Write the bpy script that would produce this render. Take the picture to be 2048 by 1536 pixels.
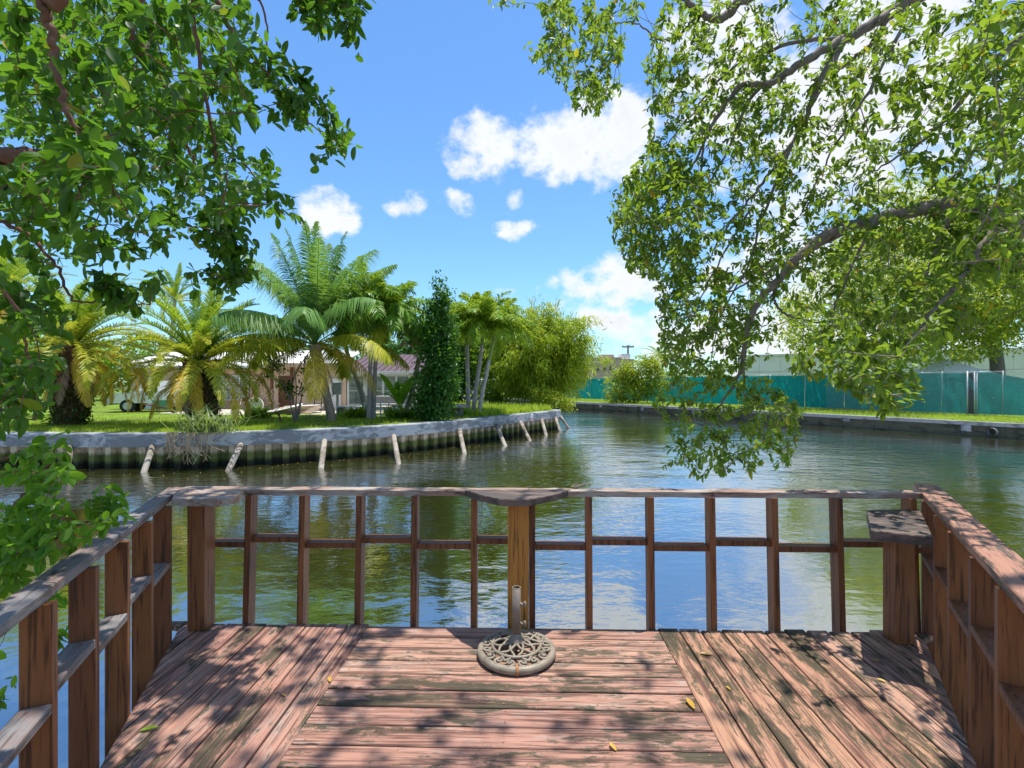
import bpy, math, random
import numpy as np
from mathutils import Vector, Matrix, Euler
random.seed(7); RNG = np.random.default_rng(11)
for o in list(bpy.data.objects): bpy.data.objects.remove(o)
scene = bpy.context.scene
COL = scene.collection
R = math.radians

# ---------------------------------------------------------------- camera
CAMH = 2.8            # metres above the canal water (z = 0); the deck lies 1.6 m below the camera
F = 1000.0            # focal length in photograph pixels (2048 wide)
cam_d = bpy.data.cameras.new('camera'); cam = bpy.data.objects.new('camera', cam_d); COL.objects.link(cam)
cam.location = (0, 0, CAMH); cam.rotation_euler = (R(90), 0, 0)
cam_d.sensor_width = 36.0; cam_d.lens = 36.0*F/2048.0; cam_d.clip_start = 0.05; cam_d.clip_end = 3000
scene.camera = cam

# ---------------------------------------------------------------- sky, sun, exposure
SUN_TO = Vector((0.13, 0.105, 1.0)).normalized()      # nearly overhead, a little beyond the deck
SUN_EL = math.asin(SUN_TO.z); SUN_AZ = math.atan2(SUN_TO.x, SUN_TO.y)
world = bpy.data.worlds.new('World'); scene.world = world; world.use_nodes = True
wt = world.node_tree; wt.nodes.clear()
world.cycles.sampling_method = 'MANUAL'; world.cycles.sample_map_resolution = 512
def WN(t, **k):
    n = wt.nodes.new(t)
    for a, b in k.items(): setattr(n, a, b)
    return n
def wl(a, b): wt.links.new(a, b)
def wmath(op, a, b=None, c=None, clamp=False):
    n = WN('ShaderNodeMath', operation=op, use_clamp=clamp)
    for i, v in enumerate((a, b, c)):
        if v is None: continue
        if isinstance(v, (int, float)): n.inputs[i].default_value = v
        else: wl(v, n.inputs[i])
    return n.outputs[0]
sky = WN('ShaderNodeTexSky', sky_type='NISHITA'); sky.sun_disc = False
sky.sun_elevation = SUN_EL; sky.sun_rotation = SUN_AZ
sky.air_density = 1.15; sky.dust_density = 0.3; sky.ozone_density = 1.6; sky.altitude = 0
hsv = WN('ShaderNodeHueSaturation'); hsv.inputs['Saturation'].default_value = 1.0; hsv.inputs['Value'].default_value = 1.0
wl(sky.outputs[0], hsv.inputs['Color'])
tc = WN('ShaderNodeTexCoord'); sep = WN('ShaderNodeSeparateXYZ'); wl(tc.outputs['Generated'], sep.inputs[0])
def wnoise(scale, detail, rough, off=(0, 0, 0), zs=1.0):
    m = WN('ShaderNodeMapping'); m.inputs['Location'].default_value = off; m.inputs['Scale'].default_value = (1, 1, zs)
    wl(tc.outputs['Generated'], m.inputs['Vector'])
    n = WN('ShaderNodeTexNoise'); n.inputs['Scale'].default_value = scale; n.inputs['Detail'].default_value = detail; n.inputs['Roughness'].default_value = rough
    wl(m.outputs[0], n.inputs['Vector']); return n.outputs['Fac']
az0 = wmath('ARCTAN2', sep.outputs[0], sep.outputs[1]); el0 = wmath('ARCSINE', sep.outputs[2])
nw1 = wnoise(9.0, 2, 0.55); nw2 = wnoise(9.0, 2, 0.55, (7.3, 2.1, 4.4))
az = wmath('ADD', az0, wmath('MULTIPLY', wmath('SUBTRACT', nw1, 0.5), 0.10))
el = wmath('ADD', el0, wmath('MULTIPLY', wmath('SUBTRACT', nw2, 0.5), 0.07))
CLOUDS = [ # px, py, half width, half height (photograph pixels), weight
 (1215, 262, 100, 92, 1.12), (1085, 292, 115, 62, 1.1), (975, 300, 78, 62, 1.03), (1130, 322, 150, 38, 1.0),
 (660, 428, 70, 44, 1.05), (690, 465, 40, 14, .62), (806, 408, 44, 32, .72), (914, 408, 36, 28, .84), (1028, 418, 30, 34, .73), (1033, 467, 54, 22, .93),
 (1240, 570, 100, 56, .98), (1190, 640, 110, 44, .8), (1270, 640, 90, 50, .85), (1110, 580, 34, 18, .8), (992, 588, 32, 16, .66), (955, 238, 24, 10, .64),
 (1480, 130, 170, 180, 1.0), (1720, 220, 290, 240, 1.05), (1800, 540, 330, 180, .95), (1480, 560, 120, 120, .85), (2150, 250, 300, 360, .85), (1600, 670, 500, 90, 1.0)]
acc = None
cv_ = WN('ShaderNodeCombineXYZ'); wl(az, cv_.inputs[0]); wl(el, cv_.inputs[1])
for (pu, pv, rx, ry, w) in CLOUDS:
    dx = (pu-1024)/F; a = math.atan(dx); e = math.atan(((768-pv)/F)/math.sqrt(1+dx*dx)); k = 1/math.sqrt(1+dx*dx)
    rxa = max(rx/F*k*k, .008); rya = max(ry/F*k, .006)
    q = WN('ShaderNodeVectorMath', operation='MULTIPLY_ADD'); wl(cv_.outputs[0], q.inputs[0]); q.inputs[1].default_value = (1/rxa, 1/rya, 0); q.inputs[2].default_value = (-a/rxa, -e/rya, 0)
    d2 = WN('ShaderNodeVectorMath', operation='DOT_PRODUCT'); wl(q.outputs[0], d2.inputs[0]); wl(q.outputs[0], d2.inputs[1])
    b = wmath('MULTIPLY_ADD', d2.outputs['Value'], -.5*w, w)
    acc = wmath('MAXIMUM', b, 0.0) if acc is None else wmath('MAXIMUM', acc, b)
gen = wnoise(2.3, 4, 0.55, (3.1, 8.2, 1.7), 1.6)                    # the same sort of broken cumulus over the rest of the sky
mr = WN('ShaderNodeMapRange', interpolation_type='SMOOTHSTEP'); wl(wmath('ABSOLUTE', az0), mr.inputs[0])
mr.inputs[1].default_value = 0.95; mr.inputs[2].default_value = 1.3
mr2 = WN('ShaderNodeMapRange', interpolation_type='SMOOTHSTEP'); wl(el0, mr2.inputs[0]); mr2.inputs[1].default_value = 0.72; mr2.inputs[2].default_value = 0.95
elsewhere = wmath('MAXIMUM', mr.outputs[0], mr2.outputs[0])
gen = wmath('MULTIPLY', wmath('MULTIPLY', wmath('SUBTRACT', gen, 0.40), 5.0, clamp=True), elsewhere)
acc = wmath('MAXIMUM', acc, wmath('MULTIPLY', gen, 0.9))
fb = wnoise(18.0, 6, 0.58, (1.3, 0.4, 2.2), 1.3)
dens = wmath('ADD', acc, wmath('MULTIPLY', wmath('SUBTRACT', fb, 0.5), 2.0))
cm = WN('ShaderNodeMapRange', interpolation_type='SMOOTHSTEP'); wl(dens, cm.inputs[0]); cm.inputs[1].default_value = 0.42; cm.inputs[2].default_value = 1.0
thick = WN('ShaderNodeMapRange', interpolation_type='SMOOTHSTEP'); wl(dens, thick.inputs[0]); thick.inputs[1].default_value = 0.55; thick.inputs[2].default_value = 1.5
ccol = WN('ShaderNodeMix', data_type='RGBA'); wl(wmath('MULTIPLY', thick.outputs[0], wnoise(6, 2, .6, (5, 5, 1))), ccol.inputs['Factor'])
ccol.inputs['A'].default_value = (5.35, 5.5, 5.7, 1); ccol.inputs['B'].default_value = (3.9, 4.12, 4.45, 1)
mixs = WN('ShaderNodeMix', data_type='RGBA'); wl(cm.outputs[0], mixs.inputs['Factor']); tint = WN('ShaderNodeMix', data_type='RGBA', blend_type='MULTIPLY'); tint.inputs['Factor'].default_value = 1.0; wl(hsv.outputs[0], tint.inputs['A']); tint.inputs['B'].default_value = (.60, .88, 1.13, 1); wl(tint.outputs['Result'], mixs.inputs['A']); wl(ccol.outputs['Result'], mixs.inputs['B'])
bg = WN('ShaderNodeBackground'); bg.inputs['Strength'].default_value = 0.130; wl(mixs.outputs['Result'], bg.inputs['Color'])
wout = WN('ShaderNodeOutputWorld'); wl(bg.outputs[0], wout.inputs['Surface'])
sun_d = bpy.data.lights.new('sun', 'SUN'); sun_d.energy = 4.8; sun_d.angle = R(0.55); sun_d.color = (1.0, 0.955, 0.88)
sun = bpy.data.objects.new('sun', sun_d); COL.objects.link(sun); sun.location = SUN_TO*60
sun.rotation_euler = SUN_TO.to_track_quat('Z', 'Y').to_euler()
scene.view_settings.view_transform = 'Standard'; scene.view_settings.look = 'None'
scene.view_settings.exposure = 0.55; scene.view_settings.gamma = 1.0

# ---------------------------------------------------------------- helpers
def px(u, v, d): return np.array(((u-1024)/F*d, d, CAMH+(768-v)/F*d))           # a pixel at a known depth
def gp(u, v, z): d = (CAMH-z)*F/(v-768.0); return px(u, v, d)                    # a pixel on a level surface
def wloc(o):
    v = Vector((0, 0, 0))
    while o is not None: v = v+o.location; o = o.parent
    return v
def tag(o, label=None, cat=None, group=None, kind=None):
    if label: o['label'] = label
    if cat: o['category'] = cat
    if group: o['group'] = group
    if kind: o['kind'] = kind
    return o
def thing(name, loc, label, cat, group=None, rotz=0):
    o = bpy.data.objects.new(name, None); COL.objects.link(o); o.empty_display_size = .2
    o.location = Vector([float(c) for c in loc]); o.rotation_euler = (0, 0, rotz)
    return tag(o, label, cat, group)
def link(name, me, parent=None, loc=(0, 0, 0)):
    o = bpy.data.objects.new(name, me); COL.objects.link(o); o.parent = parent; o.location = loc; return o
class MB:
    """collects faces; build() links them as ONE mesh object"""
    def __init__(s): s.V = []; s.F = []; s.A = []
    def add(s, vs, fs, rnd=0.0):
        n = len(s.V); s.V.extend([tuple(map(float, v)) for v in vs])
        for f in fs: s.F.append(tuple(i+n for i in f)); s.A.append(rnd)
    def box(s, x0, x1, y0, y1, z0, z1, bev=0.0, M=None):
        if x0 > x1: x0, x1 = x1, x0
        if y0 > y1: y0, y1 = y1, y0
        b = min(bev, (x1-x0)*.45, (y1-y0)*.45, (z1-z0)*.45)
        if b <= 0:
            vs = [(x0,y0,z0),(x1,y0,z0),(x1,y1,z0),(x0,y1,z0),(x0,y0,z1),(x1,y0,z1),(x1,y1,z1),(x0,y1,z1)]
            fs = [(3,2,1,0),(4,5,6,7),(0,1,5,4),(1,2,6,5),(2,3,7,6),(3,0,4,7)]
        else:
            ring = lambda a, z: [(x0+a,y0+a,z),(x1-a,y0+a,z),(x1-a,y1-a,z),(x0+a,y1-a,z)]
            vs = ring(b, z0)+ring(0, z0+b)+ring(0, z1-b)+ring(b, z1)
            fs = [(3,2,1,0),(12,13,14,15)]
            for k in range(3):
                for i in range(4):
                    j = (i+1) % 4; fs.append((k*4+i, k*4+j, k*4+4+j, k*4+4+i))
        if M is not None: vs = [tuple(M @ Vector(v)) for v in vs]
        s.add(vs, fs)
    def tube(s, pts, rad, n=8, cap=True, rnd=0.0):
        P = np.array(pts, float); m = len(P)
        r = np.full(m, rad, float) if np.isscalar(rad) else np.array(rad, float)
        T = np.gradient(P, axis=0); T /= (np.linalg.norm(T, axis=1)[:, None]+1e-9)
        ref = np.array((0, 0, 1.0)) if abs(T[0, 2]) < .9 else np.array((1.0, 0, 0))
        a = np.cross(T[0], ref); a /= np.linalg.norm(a); vs = []
        ang = np.arange(n)*2*math.pi/n
        for i in range(m):
            a = a-T[i]*a.dot(T[i]); a /= (np.linalg.norm(a)+1e-9); b = np.cross(T[i], a)
            for t in ang: vs.append(P[i]+r[i]*(math.cos(t)*a+math.sin(t)*b))
        fs = []
        for i in range(m-1):
            for k in range(n):
                l = (k+1) % n; fs.append((i*n+k, i*n+l, i*n+n+l, i*n+n+k))
        if cap: fs.append(tuple(range(n-1, -1, -1))); fs.append(tuple(range((m-1)*n, m*n)))
        s.add(vs, fs, rnd)
    def torus(s, c, R0, r, n=40, m=10, z_squash=1.0):
        vs = []; fs = []
        for i in range(n):
            a = 2*math.pi*i/n
            for j in range(m):
                b = 2*math.pi*j/m; q = R0+r*math.cos(b)
                vs.append((c[0]+q*math.cos(a), c[1]+q*math.sin(a), c[2]+r*z_squash*math.sin(b)))
        for i in range(n):
            for j in range(m):
                i2 = (i+1) % n; j2 = (j+1) % m; fs.append((i*m+j, i2*m+j, i2*m+j2, i*m+j2))
        s.add(vs, fs)
    def lathe(s, prof, c=(0, 0, 0), n=20):
        vs = []; fs = []; m = len(prof)
        for i in range(n):
            a = 2*math.pi*i/n
            for (q, z) in prof: vs.append((c[0]+q*math.cos(a), c[1]+q*math.sin(a), c[2]+z))
        for i in range(n):
            for j in range(m-1):
                i2 = (i+1) % n; fs.append((i*m+j, i2*m+j, i2*m+j+1, i*m+j+1))
        s.add(vs, fs)
    def prism(s, poly, z0, z1):
        n = len(poly); vs = [(p[0], p[1], z0) for p in poly]+[(p[0], p[1], z1) for p in poly]
        fs = [tuple(range(n-1, -1, -1)), tuple(range(n, 2*n))]+[(i, (i+1) % n, n+(i+1) % n, n+i) for i in range(n)]
        s.add(vs, fs)
    def build(s, name, mat, parent=None, smooth=False, local=False):
        V = np.array(s.V, float)
        if parent is not None and not local: V = V-np.array(wloc(parent))
        me = bpy.data.meshes.new(name); me.from_pydata(V.tolist(), [], s.F); me.materials.append(mat)
        if any(s.A): me.attributes.new('rnd', 'FLOAT', 'FACE').data.foreach_set('value', s.A)
        if smooth: me.polygons.foreach_set('use_smooth', [True]*len(me.polygons))
        me.update(); return link(name, me, parent)
def np_mesh(name, V, Fc, mat, rnd=None, smooth=False):
    me = bpy.data.meshes.new(name); V = np.ascontiguousarray(V, dtype=np.float32); Fc = np.ascontiguousarray(Fc, dtype=np.int32)
    k = Fc.shape[1]; me.vertices.add(len(V)); me.vertices.foreach_set('co', V.ravel())
    me.loops.add(Fc.size); me.loops.foreach_set('vertex_index', Fc.ravel())
    me.polygons.add(len(Fc)); me.polygons.foreach_set('loop_start', np.arange(0, Fc.size, k, dtype=np.int32))
    if smooth: me.polygons.foreach_set('use_smooth', np.ones(len(Fc), dtype=bool))
    me.update(calc_edges=True); me.validate()
    if rnd is not None: me.attributes.new('rnd', 'FLOAT', 'FACE').data.foreach_set('value', np.ascontiguousarray(rnd, dtype=np.float32))
    me.materials.append(mat); return me
def boxo(name, x0, x1, y0, y1, z0, z1, mat, parent=None, bev=0.004, local=False):
    m = MB(); m.box(x0, x1, y0, y1, z0, z1, bev); return m.build(name, mat, parent, local=local)
def inpoly(poly, x, y):
    c = False; j = len(poly)-1
    for i in range(len(poly)):
        xi, yi = poly[i]; xj, yj = poly[j]
        if (yi > y) != (yj > y) and x < (xj-xi)*(y-yi)/(yj-yi)+xi: c = not c
        j = i
    return c

# ---------------------------------------------------------------- materials
class NT:
    def __init__(s, name):
        s.m = bpy.data.materials.new(name); s.m.use_nodes = True; s.t = s.m.node_tree; s.t.nodes.clear()
        s.out = s.t.nodes.new('ShaderNodeOutputMaterial')
    def n(s, t, **k):
        q = s.t.nodes.new(t)
        for a, b in k.items(): setattr(q, a, b)
        return q
    def l(s, a, b): s.t.links.new(a, b)
    def set(s, sock, v):
        if v is None: return
        if hasattr(v, 'is_output'): s.l(v, sock)
        else: sock.default_value = v
    def math(s, op, a, b=None, clamp=False):
        q = s.n('ShaderNodeMath', operation=op, use_clamp=clamp); s.set(q.inputs[0], a); s.set(q.inputs[1], b); return q.outputs[0]
    def coord(s, kind='Object', scale=(1, 1, 1), loc=None):
        if kind == 'Position': src = s.n('ShaderNodeNewGeometry').outputs['Position']
        else: src = s.n('ShaderNodeTexCoord').outputs[kind]
        if kind == 'Object':      # every piece its own cut of the pattern
            oi = s.n('ShaderNodeObjectInfo'); v = s.n('ShaderNodeVectorMath', operation='SCALE'); v.inputs[0].default_value = (37.1, 91.7, 53.3)
            s.l(oi.outputs['Random'], v.inputs['Scale']); a = s.n('ShaderNodeVectorMath', operation='ADD'); s.l(src, a.inputs[0]); s.l(v.outputs[0], a.inputs[1]); src = a.outputs[0]
        m = s.n('ShaderNodeMapping'); m.inputs['Scale'].default_value = scale
        if loc: m.inputs['Location'].default_value = loc
        s.l(src, m.inputs['Vector']); return m.outputs[0]
    def noise(s, vec, scale=1, detail=4, rough=.55, dist=0.0):
        q = s.n('ShaderNodeTexNoise'); q.inputs['Scale'].default_value = scale; q.inputs['Detail'].default_value = detail
        q.inputs['Roughness'].default_value = rough; q.inputs['Distortion'].default_value = dist; s.l(vec, q.inputs['Vector']); return q.outputs['Fac']
    def ramp(s, fac, stops):
        q = s.n('ShaderNodeValToRGB'); e = q.color_ramp.elements
        while len(e) < len(stops): e.new(0.5)
        for el_, (p, c) in zip(e, stops): el_.position = p; el_.color = (*c, 1) if len(c) == 3 else c
        s.l(fac, q.inputs[0]); return q.outputs['Color']
    def step(s, fac, a, b):
        q = s.n('ShaderNodeMapRange', interpolation_type='SMOOTHSTEP'); s.l(fac, q.inputs[0]); q.inputs[1].default_value = a; q.inputs[2].default_value = b; return q.outputs[0]
    def mix(s, f, a, b, blend='MIX'):
        q = s.n('ShaderNodeMix', data_type='RGBA', blend_type=blend); s.set(q.inputs['Factor'], f)
        for k, v in (('A', a), ('B', b)):
            if isinstance(v, tuple): v = (*v, 1) if len(v) == 3 else v
            s.set(q.inputs[k], v)
        return q.outputs['Result']
    def bump(s, h, strength=.5, dist=.01):
        q = s.n('ShaderNodeBump'); q.inputs['Strength'].default_value = strength; q.inputs['Distance'].default_value = dist; s.l(h, q.inputs['Height']); return q.outputs[0]
    def bsdf(s, color, rough=.7, metal=0.0, normal=None, spec=.4, ior=1.45, **k):
        q = s.n('ShaderNodeBsdfPrincipled')
        if isinstance(color, tuple): color = (*color, 1)
        s.set(q.inputs['Base Color'], color); s.set(q.inputs['Roughness'], rough); q.inputs['Metallic'].default_value = metal
        q.inputs['Specular IOR Level'].default_value = spec; q.inputs['IOR'].default_value = ior
        if normal is not None: s.l(normal, q.inputs['Normal'])
        for a, b in k.items(): s.set(q.inputs[a], b)
        return q.outputs[0]
    def done(s, sh): s.l(sh, s.out.inputs['Surface']); return s.m
def plain(name, color, rough=.6, metal=0.0, var=.12, scale=6.0, bump=0.0, spec=.4):
    t = NT(name); v = t.coord('Object', (scale,)*3); f = t.noise(v, 1, 5, .6)
    lo = tuple(c*(1-var) for c in color); hi = tuple(min(1, c*(1+var)) for c in color)
    col = t.ramp(f, [(.3, lo), (.7, hi)])
    return t.done(t.bsdf(col, rough, metal, t.bump(f, bump, .01) if bump else None, spec))
def deck_wood(name, c1, c2, black=.5, grey=.3, worn=(.42, .36, .33)):
    """stained plank, grain along local X, bare grey wear and black mildew in streaks"""
    t = NT(name); v = t.coord('Object', (1.1, 26, 26)); v2 = t.coord('Object', (5.0, 17, 17)); v3 = t.coord('Object', (2.2, 95, 95)); v4 = t.coord('Object', (1.3, 4.5, 4.5)); v5 = t.coord('Object', (45, 60, 60))
    grain = t.noise(v, 1, 6, .66, 1.1); fine = t.noise(v3, 1, 3, .6, .3); blot = t.noise(v2, 1, 7, .72, .5); big = t.noise(v4, 1, 3, .5); speck = t.noise(v5, 1, 3, .6)
    oi = t.n('ShaderNodeObjectInfo').outputs['Random']
    base = t.mix(t.step(grain, .3, .7), c1, c2); base = t.mix(t.math('MULTIPLY', oi, .5), base, tuple(min(1, c) for c in (c2[0]*1.05, c2[1]*1.12, c2[2]*1.0)))
    g = t.step(t.math('ADD', t.math('MULTIPLY', blot, .6), t.math('MULTIPLY', fine, .4)), .55-.10*grey, .66-.10*grey)
    base = t.mix(t.math('MULTIPLY', g, .72), base, worn)
    crack = t.step(t.math('ADD', t.math('MULTIPLY', grain, .55), t.math('MULTIPLY', fine, .45)), .52, .41)
    base = t.mix(t.math('MULTIPLY', crack, .88), base, (.085, .042, .034))
    base = t.mix(t.math('MULTIPLY', t.step(speck, .34, .28), .6), base, (.05, .03, .025))
    mil = t.math('ADD', t.math('MULTIPLY', big, .42), t.math('ADD', t.math('MULTIPLY', blot, .62), t.math('MULTIPLY', grain, .21)))
    k = t.step(mil, .755-.17*black, .835-.17*black)
    k = t.math('MULTIPLY', k, t.math('ADD', .35, t.math('MULTIPLY', t.step(fine, .30, .52), .65)))
    moss = t.mix(t.noise(v2, 1.7, 3, .5), (.020, .021, .018), (.062, .062, .028))
    base = t.mix(t.math('MULTIPLY', k, .92), base, moss)
    h = t.math('ADD', t.math('MULTIPLY', grain, .6), t.math('MULTIPLY', fine, .5))
    return t.done(t.bsdf(base, t.math('ADD', .62, t.math('MULTIPLY', k, .25)), 0, t.bump(h, .9, .008), .3))
def rail_wood(name, c1, c2, wear=.5, orange=0.0):
    """painted rail timber; weather has bared the upward faces"""
    t = NT(name); v = t.coord('Object', (16, 16, 1.6)); vf = t.coord('Object', (60, 60, 3.0)); vb = t.coord('Object', (5, 5, 1.2))
    grain = t.noise(v, 1, 6, .62, .8); fine = t.noise(vf, 1, 4, .6); big = t.noise(vb, 1, 4, .6)
    base = t.mix(grain, c1, c2)
    base = t.mix(t.math('MULTIPLY', t.step(fine, .50, .36), .7), base, (.022, .010, .007))
    base = t.mix(t.math('MULTIPLY', t.step(big, .56, .70), .5*wear), base, (.035, .025, .02))
    h = t.math('ADD', t.math('MULTIPLY', grain, .6), t.math('MULTIPLY', fine, .4))
    return t.done(t.bsdf(base, .55, 0, t.bump(h, .5, .004), .4))
def cap_wood(name, c1, c2, grey=(.36, .32, .30), amt=.5, axis=0):
    """flat handrail, grain along local X"""
    t = NT(name); sc = (2, 40, 40) if axis == 0 else (40, 2, 40); sf = (5, 120, 120) if axis == 0 else (120, 5, 120)
    v = t.coord('Object', sc); vf = t.coord('Object', sf); vb = t.coord('Object', (3, 14, 14) if axis == 0 else (14, 3, 14))
    grain = t.noise(v, 1, 6, .65, .7); fine = t.noise(vf, 1, 4, .6); big = t.noise(vb, 1, 5, .65)
    base = t.mix(grain, c1, c2); base = t.mix(t.math('MULTIPLY', t.step(big, .60-.25*amt, .74-.25*amt), .9), base, grey)
    base = t.mix(t.math('MULTIPLY', t.step(fine, .48, .32), .75), base, (.05, .035, .03))
    base = t.mix(t.math('MULTIPLY', t.step(t.noise(vb, 1.6, 4, .6), .58, .68), .75), base, (.03, .028, .024))
    return t.done(t.bsdf(base, .7, 0, t.bump(t.math('ADD', grain, fine), .8, .004), .3))
def leaf_mat(name, stops, trans=.45, tcol=None, rough=.42, spec=.35):
    t = NT(name); at = t.n('ShaderNodeAttribute', attribute_name='rnd'); oi = t.n('ShaderNodeObjectInfo')
    f = t.math('FRACT', t.math('ADD', at.outputs['Fac'], oi.outputs['Random'])); col = t.ramp(f, stops)
    b = t.bsdf(col, rough, 0, None, spec)
    tr = t.n('ShaderNodeBsdfTranslucent'); tl = t.mix(.55, col, tcol or (.42, .60, .03), 'MIX'); t.l(tl, tr.inputs['Color'])
    mx = t.n('ShaderNodeMixShader'); mx.inputs[0].default_value = trans; t.l(b, mx.inputs[1]); t.l(tr.outputs[0], mx.inputs[2])
    return t.done(mx.outputs[0])
M = {}
M['deck_red'] = deck_wood('deck_red', (.20, .084, .060), (.39, .205, .155), .72, .50, (.35, .28, .245))
M['deck_dark'] = deck_wood('deck_dark', (.25, .108, .068), (.43, .24, .155), .97, .25, (.40, .29, .22))
M['deck_mid'] = deck_wood('deck_mid', (.22, .094, .066), (.43, .245, .18), .82, .50, (.41, .34, .29))
M['rail'] = rail_wood('rail', (.13, .044, .014), (.34, .130, .044), .6)
M['rail_dark'] = rail_wood('rail_dark', (.095, .032, .012), (.25, .092, .034), .8)
M['post_orange'] = rail_wood('post_orange', (.33, .13, .022), (.52, .24, .045), .35)
M['cap_left'] = cap_wood('cap_left', (.15, .10, .08), (.26, .20, .175), (.20, .19, .19), .8)
M['cap_back'] = cap_wood('cap_back', (.22, .125, .085), (.36, .25, .195), (.38, .33, .28), .6)
M['cap_right'] = cap_wood('cap_right', (.26, .115, .07), (.43, .235, .165), (.08, .068, .055), .45)
M['shelf'] = cap_wood('shelf', (.10, .070, .055), (.22, .16, .13), (.075, .062, .055), .75)
M['cast'] = plain('cast', (.24, .20, .15), .55, .1, .25, 18, .15)
M['tube_metal'] = plain('tube_metal', (.22, .18, .145), .45, .3, .2, 15)
M['rust'] = plain('rust', (.36, .16, .06), .85, 0, .4, 60)
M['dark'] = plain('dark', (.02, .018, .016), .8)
M['joist'] = plain('joist', (.09, .05, .035), .85, 0, .3, 10)
G1 = [(0, (.020, .062, .010)), (.35, (.045, .115, .012)), (.7, (.080, .165, .016)), (.93, (.14, .225, .022)), (.965, (.30, .22, .02)), (1, (.42, .20, .02))]
G2 = [(0, (.010, .036, .007)), (.4, (.018, .062, .008)), (.8, (.036, .100, .011)), (.98, (.07, .15, .016)), (1, (.34, .22, .02))]
M['leaf_right'] = leaf_mat('leaf_right', G1, .48, (.42, .60, .03))
M['leaf_left'] = leaf_mat('leaf_left', G2, .44, (.26, .56, .02))
M['bark'] = plain('bark', (.20, .165, .14), .9, 0, .45, 14, .6)
M['bark_red'] = plain('bark_red', (.17, .085, .055), .85, 0, .35, 14, .4)
# ================================================================ THE SETTING: water and banks
CAPL, CAPR, DECK = 1.16, 0.78, 1.2
def water_mat():
    t = NT('water')
    va = t.coord('Position', (1.5, 2.6, 1)); vb = t.coord('Position', (5.0, 8.0, 1)); vc = t.coord('Position', (.15, .20, 1), (3.3, 1.2, 0)); vd = t.coord('Position', (.42, .75, 1))
    patch = t.step(t.noise(vc, 1, 3, .55), .42, .62)
    sp = t.n('ShaderNodeSeparateXYZ'); t.l(t.n('ShaderNodeNewGeometry').outputs['Position'], sp.inputs[0])
    open_ = t.step(sp.outputs[1], 4.0, 16.0)                       # sheltered, smoother water close to the dock
    amp = t.math('ADD', t.math('MULTIPLY', patch, .30), t.math('ADD', .13, t.math('MULTIPLY', open_, .18)))
    h = t.math('ADD', t.math('MULTIPLY', t.noise(va, 1, 2, .5, .4), .9), t.math('MULTIPLY', t.noise(vb, 1, 3, .5, .3), .42))
    h = t.math('ADD', h, t.math('MULTIPLY', t.noise(vd, 1, 2, .5, .2), 1.3))
    h = t.math('MULTIPLY', h, amp)
    nb = t.n('ShaderNodeBump'); nb.inputs['Strength'].default_value = 1.0; nb.inputs['Distance'].default_value = .042; t.l(h, nb.inputs['Height'])
    body = t.mix(t.noise(vc, 2, 3, .5), (.020, .024, .006), (.040, .036, .010))
    df = t.n('ShaderNodeBsdfDiffuse'); t.l(body, df.inputs['Color'])
    gl = t.n('ShaderNodeBsdfGlossy'); gl.inputs['Roughness'].default_value = .045; gl.inputs['Color'].default_value = (.93, .97, 1, 1); t.l(nb.outputs[0], gl.inputs['Normal'])
    fr = t.n('ShaderNodeFresnel'); fr.inputs['IOR'].default_value = 1.40; t.l(nb.outputs[0], fr.inputs['Normal'])
    mx = t.n('ShaderNodeMixShader'); t.l(t.math('ADD', .46, t.math('MULTIPLY', fr.outputs[0], .52)), mx.inputs[0]); t.l(df.outputs[0], mx.inputs[1]); t.l(gl.outputs[0], mx.inputs[2])
    return t.done(mx.outputs[0])
M['water'] = water_mat()
m = MB(); m.add([(-160, -12, 0), (160, -12, 0), (160, 260, 0), (-160, 260, 0)], [(0, 1, 2, 3)]); tag(m.build('water', M['water']), kind='structure')
# plan of the far-left bulkhead, read off the top edge of its concrete cap
capline = [(-330, 872), (-150, 868), (0, 865), (200, 867), (400, 866), (600, 860), (700, 855), (800, 849.5), (900, 842), (1000, 832), (1060, 826), (1112, 821)]
WL = np.array([gp(u, v, CAPL)[:2] for u, v in capline])
WL = np.vstack([WL, WL[-1]+np.array((.45, .9)), WL[-1]+np.array((.3, 2.4)), (1.2, 42), (-8, 60), (-25, 85)])
def resample(P, step):
    s = np.r_[0, np.cumsum(np.linalg.norm(np.diff(P, axis=0), axis=1))]; n = int(s[-1]/step); q = np.arange(n+1)*step
    return np.c_[np.interp(q, s, P[:, 0]), np.interp(q, s, P[:, 1])]
def smooth2(P, k=6):
    for _ in range(k):
        Q = P.copy(); Q[1:-1] = (P[:-2]+2*P[1:-1]+P[2:])/4; P = Q
    return P
nfront = 14
WF = smooth2(resample(WL[:nfront], .3), 12)                        # the curved face in view
def normals2(P):
    T = np.gradient(P, axis=0); T /= np.linalg.norm(T, axis=1)[:, None]; return np.c_[T[:, 1], -T[:, 0]]   # towards the canal
def grass_mat(name, stops):
    t = NT(name); v = t.coord('Position', (1, 1, 1)); a = t.noise(v, .5, 4, .6); b = t.noise(v, 6, 5, .6)
    f = t.math('ADD', t.math('MULTIPLY', a, .6), t.math('MULTIPLY', b, .4)); return t.done(t.bsdf(t.ramp(f, stops), .95, 0, t.bump(b, .6, .05), .1))
M['lawn'] = grass_mat('lawn', [(.30, (.13, .095, .06)), (.42, (.10, .12, .03)), (.55, (.14, .23, .02)), (.75, (.20, .29, .03))])
M['dirt'] = grass_mat('dirt', [(.3, (.12, .09, .06)), (.5, (.20, .16, .11)), (.7, (.13, .15, .05))])
M['far'] = grass_mat('far', [(.3, (.06, .08, .03)), (.7, (.12, .14, .05))])
def sheet(name, poly, z, mat, depth=2.0):
    m = MB(); m.prism([tuple(p) for p in poly], z-depth, z); return tag(m.build(name, mat), kind='structure')
NF = normals2(WF)
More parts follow.
